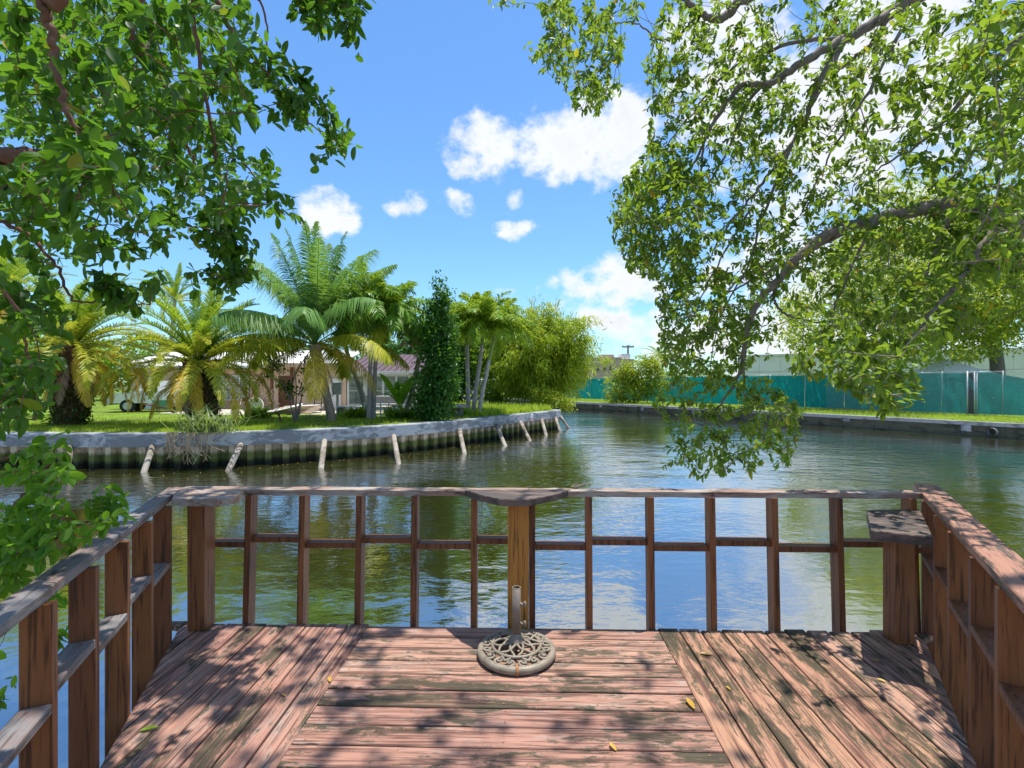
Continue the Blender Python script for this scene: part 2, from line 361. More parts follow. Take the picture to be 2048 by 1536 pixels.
yard = np.vstack([(-150, 90), (-150, WF[0][1]-2), (-60, WF[0][1]+.1), WF-NF*.30, WL[nfront:], (-40, 140), (-150, 140)])
sheet('lawn', yard, CAPL-.03, M['lawn'])
# straight bulkhead on the right and the fence line behind it
RA, RB = np.array((6.7, 57.7)), np.array((25.9, 25.25)); RD = (RB-RA)/np.linalg.norm(RB-RA); RN = np.array((-RD[1], RD[0]))   # RN points to land
if RN[0] < 0: RN = -RN
FA, FB = np.array((8.0, 69.0)), np.array((31.4, 30.7)); FD = (FB-FA)/np.linalg.norm(FB-FA)
rb0, rb1 = RA-RD*50, RB+RD*26
sheet('right_bank', [rb1+RN*.25, rb0+RN*.25, rb0+RN*60, (60, 260), (160, 260), (160, -8), rb1+RN*60], CAPR-.03, M['lawn'])
sheet('near_bank', [(-60, -14), (60, -14), (60, -1.0), (7, .6), (2.5, .7), (-2.2, .9), (-3.5, 1.0), (-9, .2), (-60, -3)], DECK-.13, M['dirt'])
m = MB(); m.add([(-1500, -1200, -.6), (1500, -1200, -.6), (1500, 1800, -.6), (-1500, 1800, -.6)], [(0, 1, 2, 3)]); tag(m.build('ground', M['far']), kind='structure')

# ================================================================ LEFT BULKHEAD
def pile_mat():
    t = NT('sheet_pile'); pos = t.n('ShaderNodeNewGeometry').outputs['Position']; s = t.n('ShaderNodeSeparateXYZ'); t.l(pos, s.inputs[0]); z = s.outputs[2]
    n1 = t.noise(t.coord('Position', (4, 4, 1.2)), 1, 5, .65); n2 = t.noise(t.coord('Position', (14, 14, 9)), 1, 4, .6)
    zz = t.math('ADD', z, t.math('MULTIPLY', t.math('SUBTRACT', n1, .5), .22))
    col = t.ramp(n1, [(.25, (.28, .17, .095)), (.45, (.40, .32, .22)), (.7, (.52, .45, .34))])
    col = t.mix(t.math('MULTIPLY', t.step(n2, .55, .72), .6), col, (.10, .055, .03))
    alg = t.mix(n2, (.05, .06, .016), (.15, .17, .045))
    col = t.mix(t.step(zz, .56, .40), col, alg); col = t.mix(t.math('MULTIPLY', t.step(zz, .30, .10), .92), col, (.012, .013, .008))
    return t.done(t.bsdf(col, .8, 0, t.bump(n2, .4, .02), .3))
def conc_mat(name, light, dark, edge=.5):
    t = NT(name); v = t.coord('Position', (1.6, 1.6, 4.5)); v2 = t.coord('Position', (.8, .8, .8)); v3 = t.coord('Position', (22, 22, 22))
    a = t.noise(v, 1, 7, .68, .8); b = t.noise(v2, 1, 4, .6); c = t.noise(v3, 1, 3, .6)
    col = t.mix(c, tuple(q*.9 for q in light), light); f = t.math('ADD', t.math('MULTIPLY', a, .65), t.math('MULTIPLY', b, .4))
    col = t.mix(t.math('MULTIPLY', t.step(f, edge, edge+.10), .8), col, dark); col = t.mix(t.math('MULTIPLY', t.step(a, .36, .26), .7), col, tuple(q*.5 for q in dark))
    return t.done(t.bsdf(col, .85, 0, t.bump(t.math('ADD', a, c), .4, .02), .2))
M['pile'] = pile_mat(); M['cap_conc'] = conc_mat('cap_conc', (.34, .355, .37), (.10, .115, .125), .47)
M['strut'] = conc_mat('strut', (.34, .305, .26), (.15, .12, .09), .47)
sw = thing('sea_wall', (-4.5, 19.6, 0), 'curved seawall of ribbed sheet piles under a grey concrete cap before the palms', 'seawall')
m = MB(); P = np.vstack([WF, WL[nfront:nfront+2]]); N = normals2(P); vs = []; fs = []
prof = [(.07, -.46), (.09, -.44), (.09, -.03), (.07, 0), (-.42, 0), (-.45, -.03), (-.45, -.46)]; k = len(prof)
for p, n in zip(P, N):
    for (o, z) in prof: vs.append((p[0]+n[0]*o, p[1]+n[1]*o, CAPL+z))
for i in range(len(P)-1):
    for j in range(k): fs.append((i*k+j, i*k+(j+1) % k, (i+1)*k+(j+1) % k, (i+1)*k+j))
fs.append(tuple(range(k-1, -1, -1))); fs.append(tuple(range((len(P)-1)*k, len(P)*k)))
m.add(vs, fs); m.build('concrete_cap', M['cap_conc'], sw)
# one pan of sheet pile, copied along the wall
pw = .56; pm = MB(); prof = [(-.5, 0), (-.44, 0), (-.32, -.26), (-.10, -.26), (.10, -.26), (.22, 0), (.5, 0)]
vs = [(a*pw, -b-.02, z) for z in (-1.2, CAPL-.455) for a, b in [(x, -y) for x, y in prof]]
n = len(prof); pm.add([(x, -y, z) for x, y, z in vs], [(i, i+1, n+i+1, n+i) for i in range(n-1)])
pme = bpy.data.meshes.new('sheet_pile'); pme.from_pydata([tuple(v) for v in pm.V], [], pm.F); pme.materials.append(M['pile'])
PP = resample(np.vstack([WF, WL[nfront:nfront+2]]), pw); PN = normals2(PP)
for p, nn in zip(PP, PN):
    o = link('sheet_pile', pme, sw); tdir = math.atan2(nn[0], -nn[1])
    o.location = (p[0]-wloc(sw).x, p[1]-wloc(sw).y, 0); o.rotation_euler = (0, 0, tdir)
for (tu, tv, bu, bv) in [(147, 897, 133, 941), (308, 895, 288, 944), (473, 889, 457, 941), (643, 883, 642, 938), (792, 878, 797, 926), (915, 869, 929, 907), (988, 860, 1010, 891), (1039, 850, 1059, 880), (1079, 845, 1092, 870), (1110, 839, 1120, 862), (1122, 836, 1137, 856), (-60, 897, -80, 944)]:
    b = gp(bu, bv, 0); j = np.argmin(abs((P[:, 0]/P[:, 1])-(tu-1024)/F)+ (P[:, 1] > 32)*9); top = np.array((P[j][0]+N[j][0]*.07, P[j][1]+N[j][1]*.07, CAPL-.44))
    d = b-top
    m = MB(); m.tube([top+d*-.03, top+d*.5, b, b+d*.35], [.095, .095, .09, .09], 10); m.build('strut', M['strut'], sw, True)
sg = px(1060, 834, 27.6); sp_ = N[np.argmin(np.linalg.norm(P-sg[:2], axis=1))]; j = np.argmin(abs(P[:, 0]/P[:, 1]-.036)+(P[:, 1] > 33)*9)
M['white'] = plain('white', (.78, .78, .77), .55, 0, .05); M['red'] = plain('red', (.55, .03, .03), .6)
ang = math.atan2(N[j][0], -N[j][1]); so = thing('warning_sign', (P[j][0]+N[j][0]*.092, P[j][1]+N[j][1]*.092, CAPL-.42), 'small white sign with a red band fixed to the seawall cap', 'sign', rotz=ang)
boxo('board', -.14, .14, -.012, 0, 0, .38, M['white'], so, local=True); boxo('red_band', -.12, .12, -.016, -.0125, .05, .13, M['red'], so, 0, True); 
for i in range(3): boxo('text_line', -.09, .09-.03*i, -.016, -.0125, .19+.05*i, .205+.05*i, M['dark'], so, 0, True)

# ================================================================ RIGHT BULKHEAD
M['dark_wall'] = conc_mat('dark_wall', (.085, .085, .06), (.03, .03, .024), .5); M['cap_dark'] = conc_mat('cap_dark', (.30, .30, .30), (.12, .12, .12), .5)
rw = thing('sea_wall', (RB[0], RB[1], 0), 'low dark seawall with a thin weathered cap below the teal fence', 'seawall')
Lr = np.linalg.norm(rb1-rb0); nseg = int(Lr/3.0)
for i in range(nseg):
    a = rb0+RD*(i*3.0); b = rb0+RD*(i*3.0+2.985)
    m = MB(); m.prism([a+RN*-.12, b+RN*-.12, b+RN*.45, a+RN*.45], CAPR-.20, CAPR+random.uniform(-.006, .006)); m.build('cap_slab', M['cap_dark'], rw)
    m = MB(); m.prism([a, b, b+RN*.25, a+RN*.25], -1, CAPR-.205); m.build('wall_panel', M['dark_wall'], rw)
    if i % 2 == 0:
        m = MB(); c = a+RD*1.2; w = random.uniform(.3, .5); m.prism([c-RN*.06, c+RD*w-RN*.06, c+RD*w, c], CAPR-.206-random.uniform(.15, .4), CAPR-.206); m.build('pile_head', M['cap_conc'], rw)
pc = gp(1950, 866, .35); pp = RA+RD*np.dot(pc[:2]-RA, RD)
m = MB(); q = -RN; m.tube([(pp[0]+q[0]*.02, pp[1]+q[1]*.02, .30), (pp[0]+q[0]*.30, pp[1]+q[1]*.30, .30)], .21, 14, cap=False); m.tube([(pp[0]+q[0]*.30, pp[1]+q[1]*.30, .30), (pp[0]+q[0]*.021, pp[1]+q[1]*.021, .30)], .17, 14, cap=False); m.build('drain_pipe', M['cap_dark'], rw)

# ================================================================ DECK
TH = math.radians(1.5)
def loc2(x, y): return (x*math.cos(TH)-y*math.sin(TH), x*math.sin(TH)+y*math.cos(TH))
deck = thing('wooden_deck', (0, 0, DECK), 'weathered red stained plank deck standing over the canal', 'deck', rotz=-TH)
VB = 3.29
lu = lambda v: -2.294-.418*(v-VB) if v > 0 else -.919
ru = lambda v: 2.555+.581*(v-VB) if v > 0 else .643
lu = lambda v: (-2.294+(-.418)*(v-VB)) if v >= 0.3 else -1.044
ru = lambda v: (2.555+.581*(v-VB)) if v >= 0.3 else .818
def lu(v): return -2.294-.418*(max(v, .3)-VB)
def ru(v): return 2.555+.581*(max(v, .3)-VB)
PT = .036
def plank(x0a, x0b, x1a, x1b, w, mat, loc, rz):
    """local X along the board; ends x0 -> x1 given at y=-w/2 (a) and y=+w/2 (b); rounded top edges, slight cup"""
    c = .006; ys = [(-w/2, -PT), (-w/2, -c), (-w/2+c*.5, -c*.3), (-w/2+c*1.6, 0), (0, -.0008), (w/2-c*1.6, 0), (w/2-c*.5, -c*.3), (w/2, -c), (w/2, -PT)]
    vs = []; n = len(ys)
    for e, (xa, xb) in enumerate(((x0a, x0b), (x1a, x1b))):
        for (y, z) in ys:
            t = (y+w/2)/w; vs.append((xa+(xb-xa)*t, y, z))
    fs = [(i, n+i, n+i+1, i+1) for i in range(n-1)]+[(n-1, 2*n-1, n, 0), tuple(range(n)), tuple(range(2*n-1, n-1, -1))]
    me = bpy.data.meshes.new('plank'); me.from_pydata(vs, [], fs); me.materials.append(mat); o = link('plank', me, deck); o.location = loc; o.rotation_euler = (random.uniform(-.004, .004), 0, rz)
    return o
UL, UR = -1.04, .868; W = .1365; GAP = .0085
v = VB-W/2; i = 0
while v > -2.6:                                                       # boards across the middle and the walkway behind
    a, b = (UL+.003, UR-.003)
    if v < .55: a, b = max(UL, lu(v)), min(UR, ru(v))
    w = W-GAP+random.uniform(-.003, .002)
    plank(a, a, b+random.uniform(-.003, 0), b, w, M[random.choice(['deck_mid', 'deck_mid', 'deck_red'])], (0, v, random.uniform(-.0025, .002)), 0); v -= W; i += 1
# left bay: boards run away from the camera, cut along the slanted edge
def bay(sign, u0, edge, mats):
    u = u0
    while True:
        ua, ub = u, u+sign*(W-GAP)
        inv = (lambda q: VB+(q+2.294)/-.418) if sign < 0 else (lambda q: VB+(q-2.555)/.581)
        va, vb = max(.35, inv(ua)), max(.35, inv(ub))
        if va >= VB-.03: break
        vb = min(vb, VB-.02); uc = (ua+ub)/2
        e1 = VB+random.uniform(-.012, .022)
        # local y = -u after a quarter turn
        lo, hi = (va, vb) if sign < 0 else (vb, va)      # y=-w/2 is the larger u
        plank(lo, hi, e1, e1, W-GAP, M[random.choice(mats)], (uc, 0, random.uniform(-.002, .003)), R(90)); u += sign*W
bay(-1, UL-.002, lu, ['deck_red', 'deck_red', 'deck_mid']); bay(1, UR+.002, ru, ['deck_dark', 'deck_dark', 'deck_mid'])
# nail heads over the joists, too many and too small to pick apart
m = MB()
def nail(u, v):
    r = .0042; m.add([(u+r*math.cos(a), v+r*math.sin(a), .0032) for a in np.arange(6)*math.pi/3], [(0, 1, 2, 3, 4, 5)])
for k in range(26):
    v = VB-W/2-k*W
    for u in (-.98, -.55, -.1, .36, .80):
        for s_ in (-1, 1): nail(u+random.uniform(-.012, .012), v+s_*.038+random.uniform(-.006, .006))
for v in (3.2, 2.62, 1.92):
    for k in range(10):
        for s_ in (-1, 1):
            for u in (UL-.067-k*W+s_*.036, UR+.067+k*W+s_*.036):
                if lu(v)+.05 < u < ru(v)-.05: nail(u+random.uniform(-.005, .005), v+random.uniform(-.015, .015))
m.build('nail_heads', M['rust'], deck, local=True)['kind'] = 'stuff'
# framing below
def dbox(name, pts, z0, z1, mat, par=deck):
    m = MB(); m.prism(pts, z0, z1); return m.build(name, mat, par, local=True)
dbox('rim_joist', [(lu(VB)+.05, VB-.06), (ru(VB)-.05, VB-.06), (ru(VB)-.05, VB-.02), (lu(VB)+.05, VB-.02)], -.24, -.04, M['joist'])
for v in (2.6, 1.9, 1.2, .5): dbox('joist', [(lu(v)+.05, v), (ru(v)-.06, v), (ru(v)-.06, v+.04), (lu(v)+.05, v+.04)], -.24, -.04, M['joist'])
for (fn, s) in ((lu, 1), (ru, -1)): dbox('rim_joist', [(fn(.4)+s*.03, .4), (fn(VB-.1)+s*.03, VB-.1), (fn(VB-.1)+s*.07, VB-.1), (fn(.4)+s*.07, .4)], -.235, -.042, M['joist'])
for (u, v) in ((-1.9, 3.0), (0, 3.0), (2.1, 3.0), (-1.4, 1.4), (1.2, 1.4)):
    m = MB(); m.tube([(u, v, -2.2), (u, v, -.245)], .11, 12); m.build('pile', M['joist'], deck, True, True)

# ================================================================ RAILINGS
def rail_thing(label): return thing('deck_railing', (0, 0, DECK), label, 'railing', 'railings round the deck', -TH)
RH = .886
def stick(name, mat, parent, M4, sx, sy, z0, z1, cut=0.0, bev=.004):
    """upright 2x4: long side sy; the foot may be cut on a slant on its inner side; grain along Z"""
    m = MB(); hx = sx/2
    if cut: vs = [(-hx, 0, z0+cut), (hx, 0, z0+cut), (hx, sy, z0), (-hx, sy, z0), (-hx, 0, z1), (hx, 0, z1), (hx, sy, z1), (-hx, sy, z1)]; m.add(vs, [(3, 2, 1, 0), (4, 5, 6, 7), (0, 1, 5, 4), (1, 2, 6, 5), (2, 3, 7, 6), (3, 0, 4, 7)])
    else: m.box(-hx, hx, 0, sy, z0, z1, bev)
    o = m.build(name, mat, parent, local=True); o.matrix_local = M4; return o
# rear
rr = rail_thing('rear railing with a thin weathered handrail and a half round shelf at its middle')
LEAN = .075/RH
def leanM(u, v): return Matrix.Translation((u, v, 0)) @ Matrix(((1, 0, 0, 0), (0, 1, LEAN, 0), (0, 0, 1, 0), (0, 0, 0, 1)))
bu = [(500, .0), (608, 0), (722, 0), (832, 0), (950, 0), (1064, 0), (1175, 0), (1295, 0), (1413, 0), (1533, 0), (1656, 0), (1796, 0)]
bus = []
for (p, _) in bu: x = (p-1024)/F*3.40; bus.append(loc2(x, 3.40)[0])
for u in bus: stick('baluster', M['rail'] if random.random() < .6 else M['rail_dark'], rr, leanM(u, VB+.004), .040, .086, -.30, RH-.04, .10)
ends = [-2.2]+bus+[2.62]
for i in range(len(ends)-1):
    a, b = ends[i]+(.021 if i else 0), ends[i+1]-(.021 if i < len(bus) else 0); z = .545 if i % 2 else .510
    if i == 5: z = .545
    m = MB(); m.box(a, b, 0, .088, -.019, .019, .004); o = m.build('mid_rail', M['rail_dark'], rr, local=True); o.location = (0, VB+.004+LEAN*z, z)
m = MB(); v0 = VB+.06; v1 = v0+.092
segs = [(-2.37, .02), (.02+.004, 1.25), (1.254, 2.745)]
for a, b in segs:
    m = MB(); n = 14; vs = []; fs = []
    for k in range(n+1):
        x = a+(b-a)*k/n; j = [random.uniform(-.003, .003) for _ in range(4)]
        for (y, z) in ((v0+j[0], -.040), (v0+j[0], -.004), (v0+.006+j[1], j[2]), (v1-.006, j[3]), (v1, -.005), (v1, -.040)): vs.append((x, y, RH+z+.0012*math.sin(k*1.3)))
    for k in range(n):
        for q in range(6): fs.append((k*6+q, k*6+(q+1) % 6, (k+1)*6+(q+1) % 6, (k+1)*6+q))
    fs += [tuple(range(5, -1, -1)), tuple(range(n*6, n*6+6))]
    m.add([(x, y, z) for x, y, z in vs], [tuple(reversed(f)) for f in fs]); m.build('handrail', M['cap_back'], rr, local=True)
# centre post with shelf
cu, cv = loc2((1036.5-1024)/F*3.24, 3.22)
m = MB(); m.box(-.068, .068, 0, .075, 0.0, RH-.045, .006); o = m.build('post', M['post_orange'], rr, local=True); o.location = (cu, cv-.02, 0.001); tag(o, 'orange brown centre post')
def board_poly(name, poly, z, th, mat, parent, jag=0.0, rot=0.0, loc=None):
    """a slab with an outline; edge vertices ragged"""
    pts = []
    n = len(poly)
    for i in range(n):
        a = np.array(poly[i], float); b = np.array(poly[(i+1) % n], float); L = np.linalg.norm(b-a); k = max(1, int(L/.03))
        nn = np.array((b[1]-a[1], a[0]-b[0]))/max(L, 1e-6)
        for q in range(k): pts.append(a+(b-a)*q/k+nn*random.uniform(-jag, jag))
    c = np.mean(pts, axis=0); m = MB(); n = len(pts)
    rings = [(1, -th), (1.0, -.006), (.99, 0), (.6, 0), (.2, 0)]; vs = []
    for s, zz in rings: vs += [tuple(c+(p-c)*s)+(zz+random.uniform(-.0015, .0015)*(s < 1),) for p in pts]
    fs = [tuple(range(n-1, -1, -1)), tuple(range(4*n, 5*n))]
    for r_ in range(4): fs += [(r_*n+i, r_*n+(i+1) % n, (r_+1)*n+(i+1) % n, (r_+1)*n+i) for i in range(n)]
    m.add(vs, fs); o = m.build(name, mat, parent, local=True); o.location = (0, 0, z); return o
def L(u, v, d): q = px(u, v, d); return loc2(q[0], q[1])
sh = [loc2(x, y) for x, y in ((-.32, 3.365), (-.20, 3.20), (-.075, 3.085), (.095, 3.075), (.25, 3.19), (.40, 3.37))]
o = board_poly('shelf', sh, RH+.004, .042, M['shelf'], rr, .003); tag(o, 'black edged half round shelf')
# left corner post with a split shelf
q = loc2(-2.04, 3.285); m = MB(); m.box(-.056, .056, -.056, .056, 0.001, RH-.045, .006); o = m.build('post', M['rail'], rr, local=True); o.location = (q[0], q[1], 0)
sh = [loc2(x, y) for x, y in ((-2.31, 3.42), (-2.10, 3.09), (-1.86, 3.07), (-1.80, 3.055), (-1.77, 3.10), (-1.745, 3.20), (-1.79, 3.345))]
o = board_poly('shelf', sh, RH+.006, .045, M['cap_back'], rr, .006); tag(o, 'split and torn corner shelf')
# sides
def side(label, P0, dirv, zlist, wid, capmat, sgn, capoff):
    t = rail_thing(label); d = np.array(dirv)/np.linalg.norm(dirv); nrm = np.array((d[1], -d[0]))*sgn    # outward
    pos = []
    for z in zlist: pos.append(z)
    for k, s in enumerate(zlist):
        p = np.array(P0)+d*s; ang = math.atan2(nrm[1], nrm[0])-R(90)
        stick('baluster', M['rail'] if k % 3 else M['rail_dark'], t, Matrix.Translation((p[0], p[1], 0)) @ Matrix.Rotation(ang, 4, 'Z'), .040, .089, -.34, RH-.04, .12)
        if k+1 < len(zlist):
            a, b = s+.021*(-1 if zlist[k+1] < s else 1), zlist[k+1]-.021*(-1 if zlist[k+1] < s else 1)
            z = .54 if k % 2 else .49
            m = MB(); m.box(min(a, b), max(a, b), 0 if sgn < 0 else -.089, .089 if sgn < 0 else 0, -.019, .019, .004); o = m.build('mid_rail', M['cap_left'] if sgn < 0 else M['rail_dark'], t, local=True)
            o.location = (P0[0], P0[1], z); o.rotation_euler = (0, 0, math.atan2(d[1], d[0]))
    # handrail: local X along the run
    s0, s1 = min(zlist)-1.4, max(zlist)+.42
    m = MB(); n = 40; vs = []; fs = []; o0, o1 = capoff, capoff+wid
    if sgn > 0: o0, o1 = -o1, -o0
    for k in range(n+1):
        x = s0+(s1-s0)*k/n; j = [random.uniform(-.0025, .0025) for _ in range(4)]
        for (y, z) in ((o0+j[0], -.040), (o0+j[0], -.006), (o0+.006, j[1]), ((o0+o1)/2, .001+j[2]), (o1-.006, j[3]), (o1, -.006), (o1, -.040)): vs.append((x, y, z))
    for k in range(n):
        for q in range(7): fs.append((k*7+q, (k+1)*7+q, (k+1)*7+(q+1) % 7, k*7+(q+1) % 7))
    fs += [tuple(range(7)), tuple(range(n*7+6, n*7-1, -1))]
    m.add(vs, fs); o = m.build('handrail', capmat, t, local=True); o.location = (P0[0], P0[1], RH+.003); o.rotation_euler = (0, 0, math.atan2(d[1], d[0])); return t
p0 = loc2(-.911, 0); p1 = loc2(-.911-.387*3, 3); dl = np.array(p1)-np.array(p0); kl = np.linalg.norm(dl)/3
lt = side('left railing with a grey bare wood handrail below the leafy shrub', p0, dl, [kl*z for z in (3.09, 2.744, 2.404, 2.061, 1.729, 1.40, 1.06)], .090, M['cap_left'], -1, .030)
p0 = loc2(.649, 0); p1 = loc2(.649+.618*3, 3); dr = np.array(p1)-np.array(p0); kr = np.linalg.norm(dr)/3
rt = side('right railing with a broad red handrail stained with black mildew', p0, dr, [kr*z for z in (3.23, 2.872, 2.555, 2.185, 1.854, 1.52, 1.18)], .138, M['cap_right'], 1, .012)
# right post with a square grained shelf, lower than the rail
q = loc2((1797-1024)/F*3.12, 3.12); m = MB(); m.box(-.056, .056, -.056, .056, 0.001, .735, .006); o = m.build('post', M['rail'], rt, local=True); o.location = (q[0], q[1], 0)
SHD = .826
def S(u, v): return px(u, v, SHD*F/(v-768.0))[:2]
sh = [loc2(*S(1733, 1020)), loc2(*S(1741, 1060)), loc2(*S(1866, 1074)), loc2(*S(1839, 1018))]
o = board_poly('shelf', sh, 1.6-SHD, .055, M['shelf'], rt, .003); tag(o, 'square shelf board with dark end grain rings')

# ================================================================ UMBRELLA BASE
ub = thing('umbrella_base', (*px(1033, 0, 2.95)[:2], DECK+.004), 'round cast umbrella base with scrollwork and a short pole on the deck', 'umbrella base')
m = MB(); m.torus((0, 0, .024), .210, .023, 48, 12, 1.0); m.build('rim', M['cast'], ub, True, True)
def dome(r): return .034+.052*max(0, 1-(r/.2)**2)
m = MB()
for k in range(8):                                                    # woven ribs
    a0 = k*math.pi/4
    for s in (-1, 1):
        pts = []
        for t in np.linspace(0, 1, 10):
            r = .04+.10*t; a = a0+s*.75*t; pts.append((r*math.cos(a), r*math.sin(a), dome(r)+.004*math.sin(t*9+s)))
        m.tube(pts, .0078, 6)
m.torus((0, 0, dome(.14)), .142, .0095, 40, 8); m.build('lattice', M['cast'], ub, True, True)
for k in range(8):
    a0 = k*math.pi/4+.39; m = MB()
    for s in (-1, 1):
        pts = []
        for t in np.linspace(0, 1, 22):
            q = t*2.6*math.pi; rr_ = .030*(1-.72*t); cx, cy = .176, s*.034
            pts.append((cx+rr_*math.cos(q), cy+s*rr_*math.sin(q)*.9, .042+.012*t))
        m.tube(pts, [.0085*(1-.25*t) for t in np.linspace(0, 1, 22)], 6)
    m.tube([(.15, -.028, dome(.15)), (.172, 0, .050), (.15, .028, dome(.15))], .009, 6)
    o = m.build('scroll', M['cast'], ub, True, True); o.rotation_euler = (0, 0, a0)
m = MB(); m.lathe([(.0, .07), (.052, .07), (.050, .092), (.034, .108), (.030, .125), (.0265, .13)], n=20); m.build('collar', M['tube_metal'], ub, True, True)
m = MB(); m.lathe([(.0215, .36), (.0215, .395), (.0255, .395), (.0255, .12), (.0, .12)][::-1], n=24); m.lathe([(.0215, .395), (.0215, .14)][::-1], n=24); m.build('pole_tube', M['tube_metal'], ub, True, True)
m = MB(); m.torus((0, 0, .395), .0235, .003, 24, 6); m.build('tube_lip', M['cast'], ub, True, True)
for z in (.30, .185):
    m = MB(); m.tube([(.022, -.006, z), (.05, -.012, z)], .006, 8); m.tube([(.046, -.011, z-.017), (.052, -.012, z), (.046, -.011, z+.017)], [.008, .006, .008], 8); m.tube([(.024, -.006, z), (.031, -.008, z)], .011, 8); m.build('clamp_knob', M['cast'], ub, True, True)
m = MB(); m.torus((0, 0, 0), .0245, .0012, 12, 4); o = m.build('rust_stain', M['rust'], ub, True, True); o.rotation_euler = (R(90), 0, R(90)); o.location = (.002, -.2100, .024); o.scale = (1, 1, 7)
# ================================================================ FOLIAGE TOOLS
def leaf_template(w=.46, fold=.10, curl=.12, roll=0.0):
    """rounded oval leaf, length 1 along +Y, folded on its midrib and bent along its length; 16 triangles"""
    ys = [0, .10, .32, .58, .82, 1]; ws = [0, .20, .43, .48, .34, 0]; V = []; Fc = []
    zz = lambda y: -curl*y*y+roll*math.sin(y*5.5)*.06
    for y in ys: V.append((0, y, zz(y)-fold*.25*math.sin(math.pi*y)))
    for sgn in (-1, 1):
        for y, q in zip(ys[1:5], ws[1:5]): V.append((sgn*w*q, y, zz(y)+fold*q*1.3))
    for o, flip in ((6, False), (10, True)):
        T = [(0, 1, o), (1, o+1, o), (1, 2, o+1), (2, o+2, o+1), (2, 3, o+2), (3, o+3, o+2), (3, 4, o+3), (4, 5, o+3)]
        Fc += [tuple(reversed(t_)) if flip else t_ for t_ in T]
    return np.array(V), np.array(Fc)
def blade_template(w=.12, droop=.25):
    V = np.array([(-w*.35, 0, 0), (w*.35, 0, 0), (w*.5, .45, -.02), (-w*.5, .45, -.02), (0, 1, -droop)]); return V, np.array([(0, 1, 2), (0, 2, 3), (3, 2, 4)])
LEAF = leaf_template(.50); LEAFB = leaf_template(.55, .07, .10); CURLED = leaf_template(.44, .34, .38, 1.0)
LEAF4 = (np.array([(0, 0, 0), (-.26, .5, .05), (0, 1, -.08), (.26, .5, .05)]), np.array([(0, 3, 2), (0, 2, 1)]))
def unit(v): return v/(np.linalg.norm(v, axis=-1, keepdims=True)+1e-9)
def frames(D, up):
    """rotation matrices with Y along D and Z as near as possible to up"""
    Y = unit(D); X = unit(np.cross(Y, up)); Z = np.cross(X, Y); return np.stack([X, Y, Z], axis=-1)
def stamp(tpl, pos, Rm, size):
    V, Fc = tpl; n = len(pos); W = np.einsum('nij,kj->nki', Rm, V)*size[:, None, None]+pos[:, None, :]
    return W.reshape(-1, 3), (Fc[None]+(np.arange(n)*len(V))[:, None, None]).reshape(-1, 3), len(Fc)
def spray(tip, d, n, L, size, spread=1.0, rng=RNG):
    """n leaves set round a twig of length L that ends at tip and runs along d"""
    d = unit(d); t = np.linspace(.12, 1, n); base = tip[None]-d[None]*L*(1-t)[:, None]
    a = np.arange(n)*2.4+rng.uniform(0, 6.3); ref = np.array((0, 0, 1.)) if abs(d[2]) < .85 else np.array((1., 0, 0))
    e1 = unit(np.cross(d, ref)); e2 = np.cross(d, e1)
    side = np.cos(a)[:, None]*e1+np.sin(a)[:, None]*e2; f = (.95-.75*t**2)[:, None]*spread
    D = d[None]*(1.05-.6*f)+side*f+np.array((0, 0, -.18))+rng.normal(0, .18, (n, 3))
    up = np.array((0, 0, 1.))+rng.normal(0, .45, (n, 3))+side*.3; return base, frames(D, up), size*rng.uniform(.55, 1.2, n)*(1.05-.25*(t > .9))
def smooth_path(pts, k=10):
    P = np.array(pts, float); m = len(P); t = np.arange(m); q = np.linspace(0, m-1, (m-1)*k+1); out = []
    for x in q:
        i = min(int(x), m-2); f = x-i; p0 = P[max(i-1, 0)]; p1 = P[i]; p2 = P[i+1]; p3 = P[min(i+2, m-1)]
        out.append(.5*((2*p1)+(-p0+p2)*f+(2*p0-5*p1+4*p2-p3)*f*f+(-p0+3*p1-3*p2+p3)*f**3))
    return np.array(out)
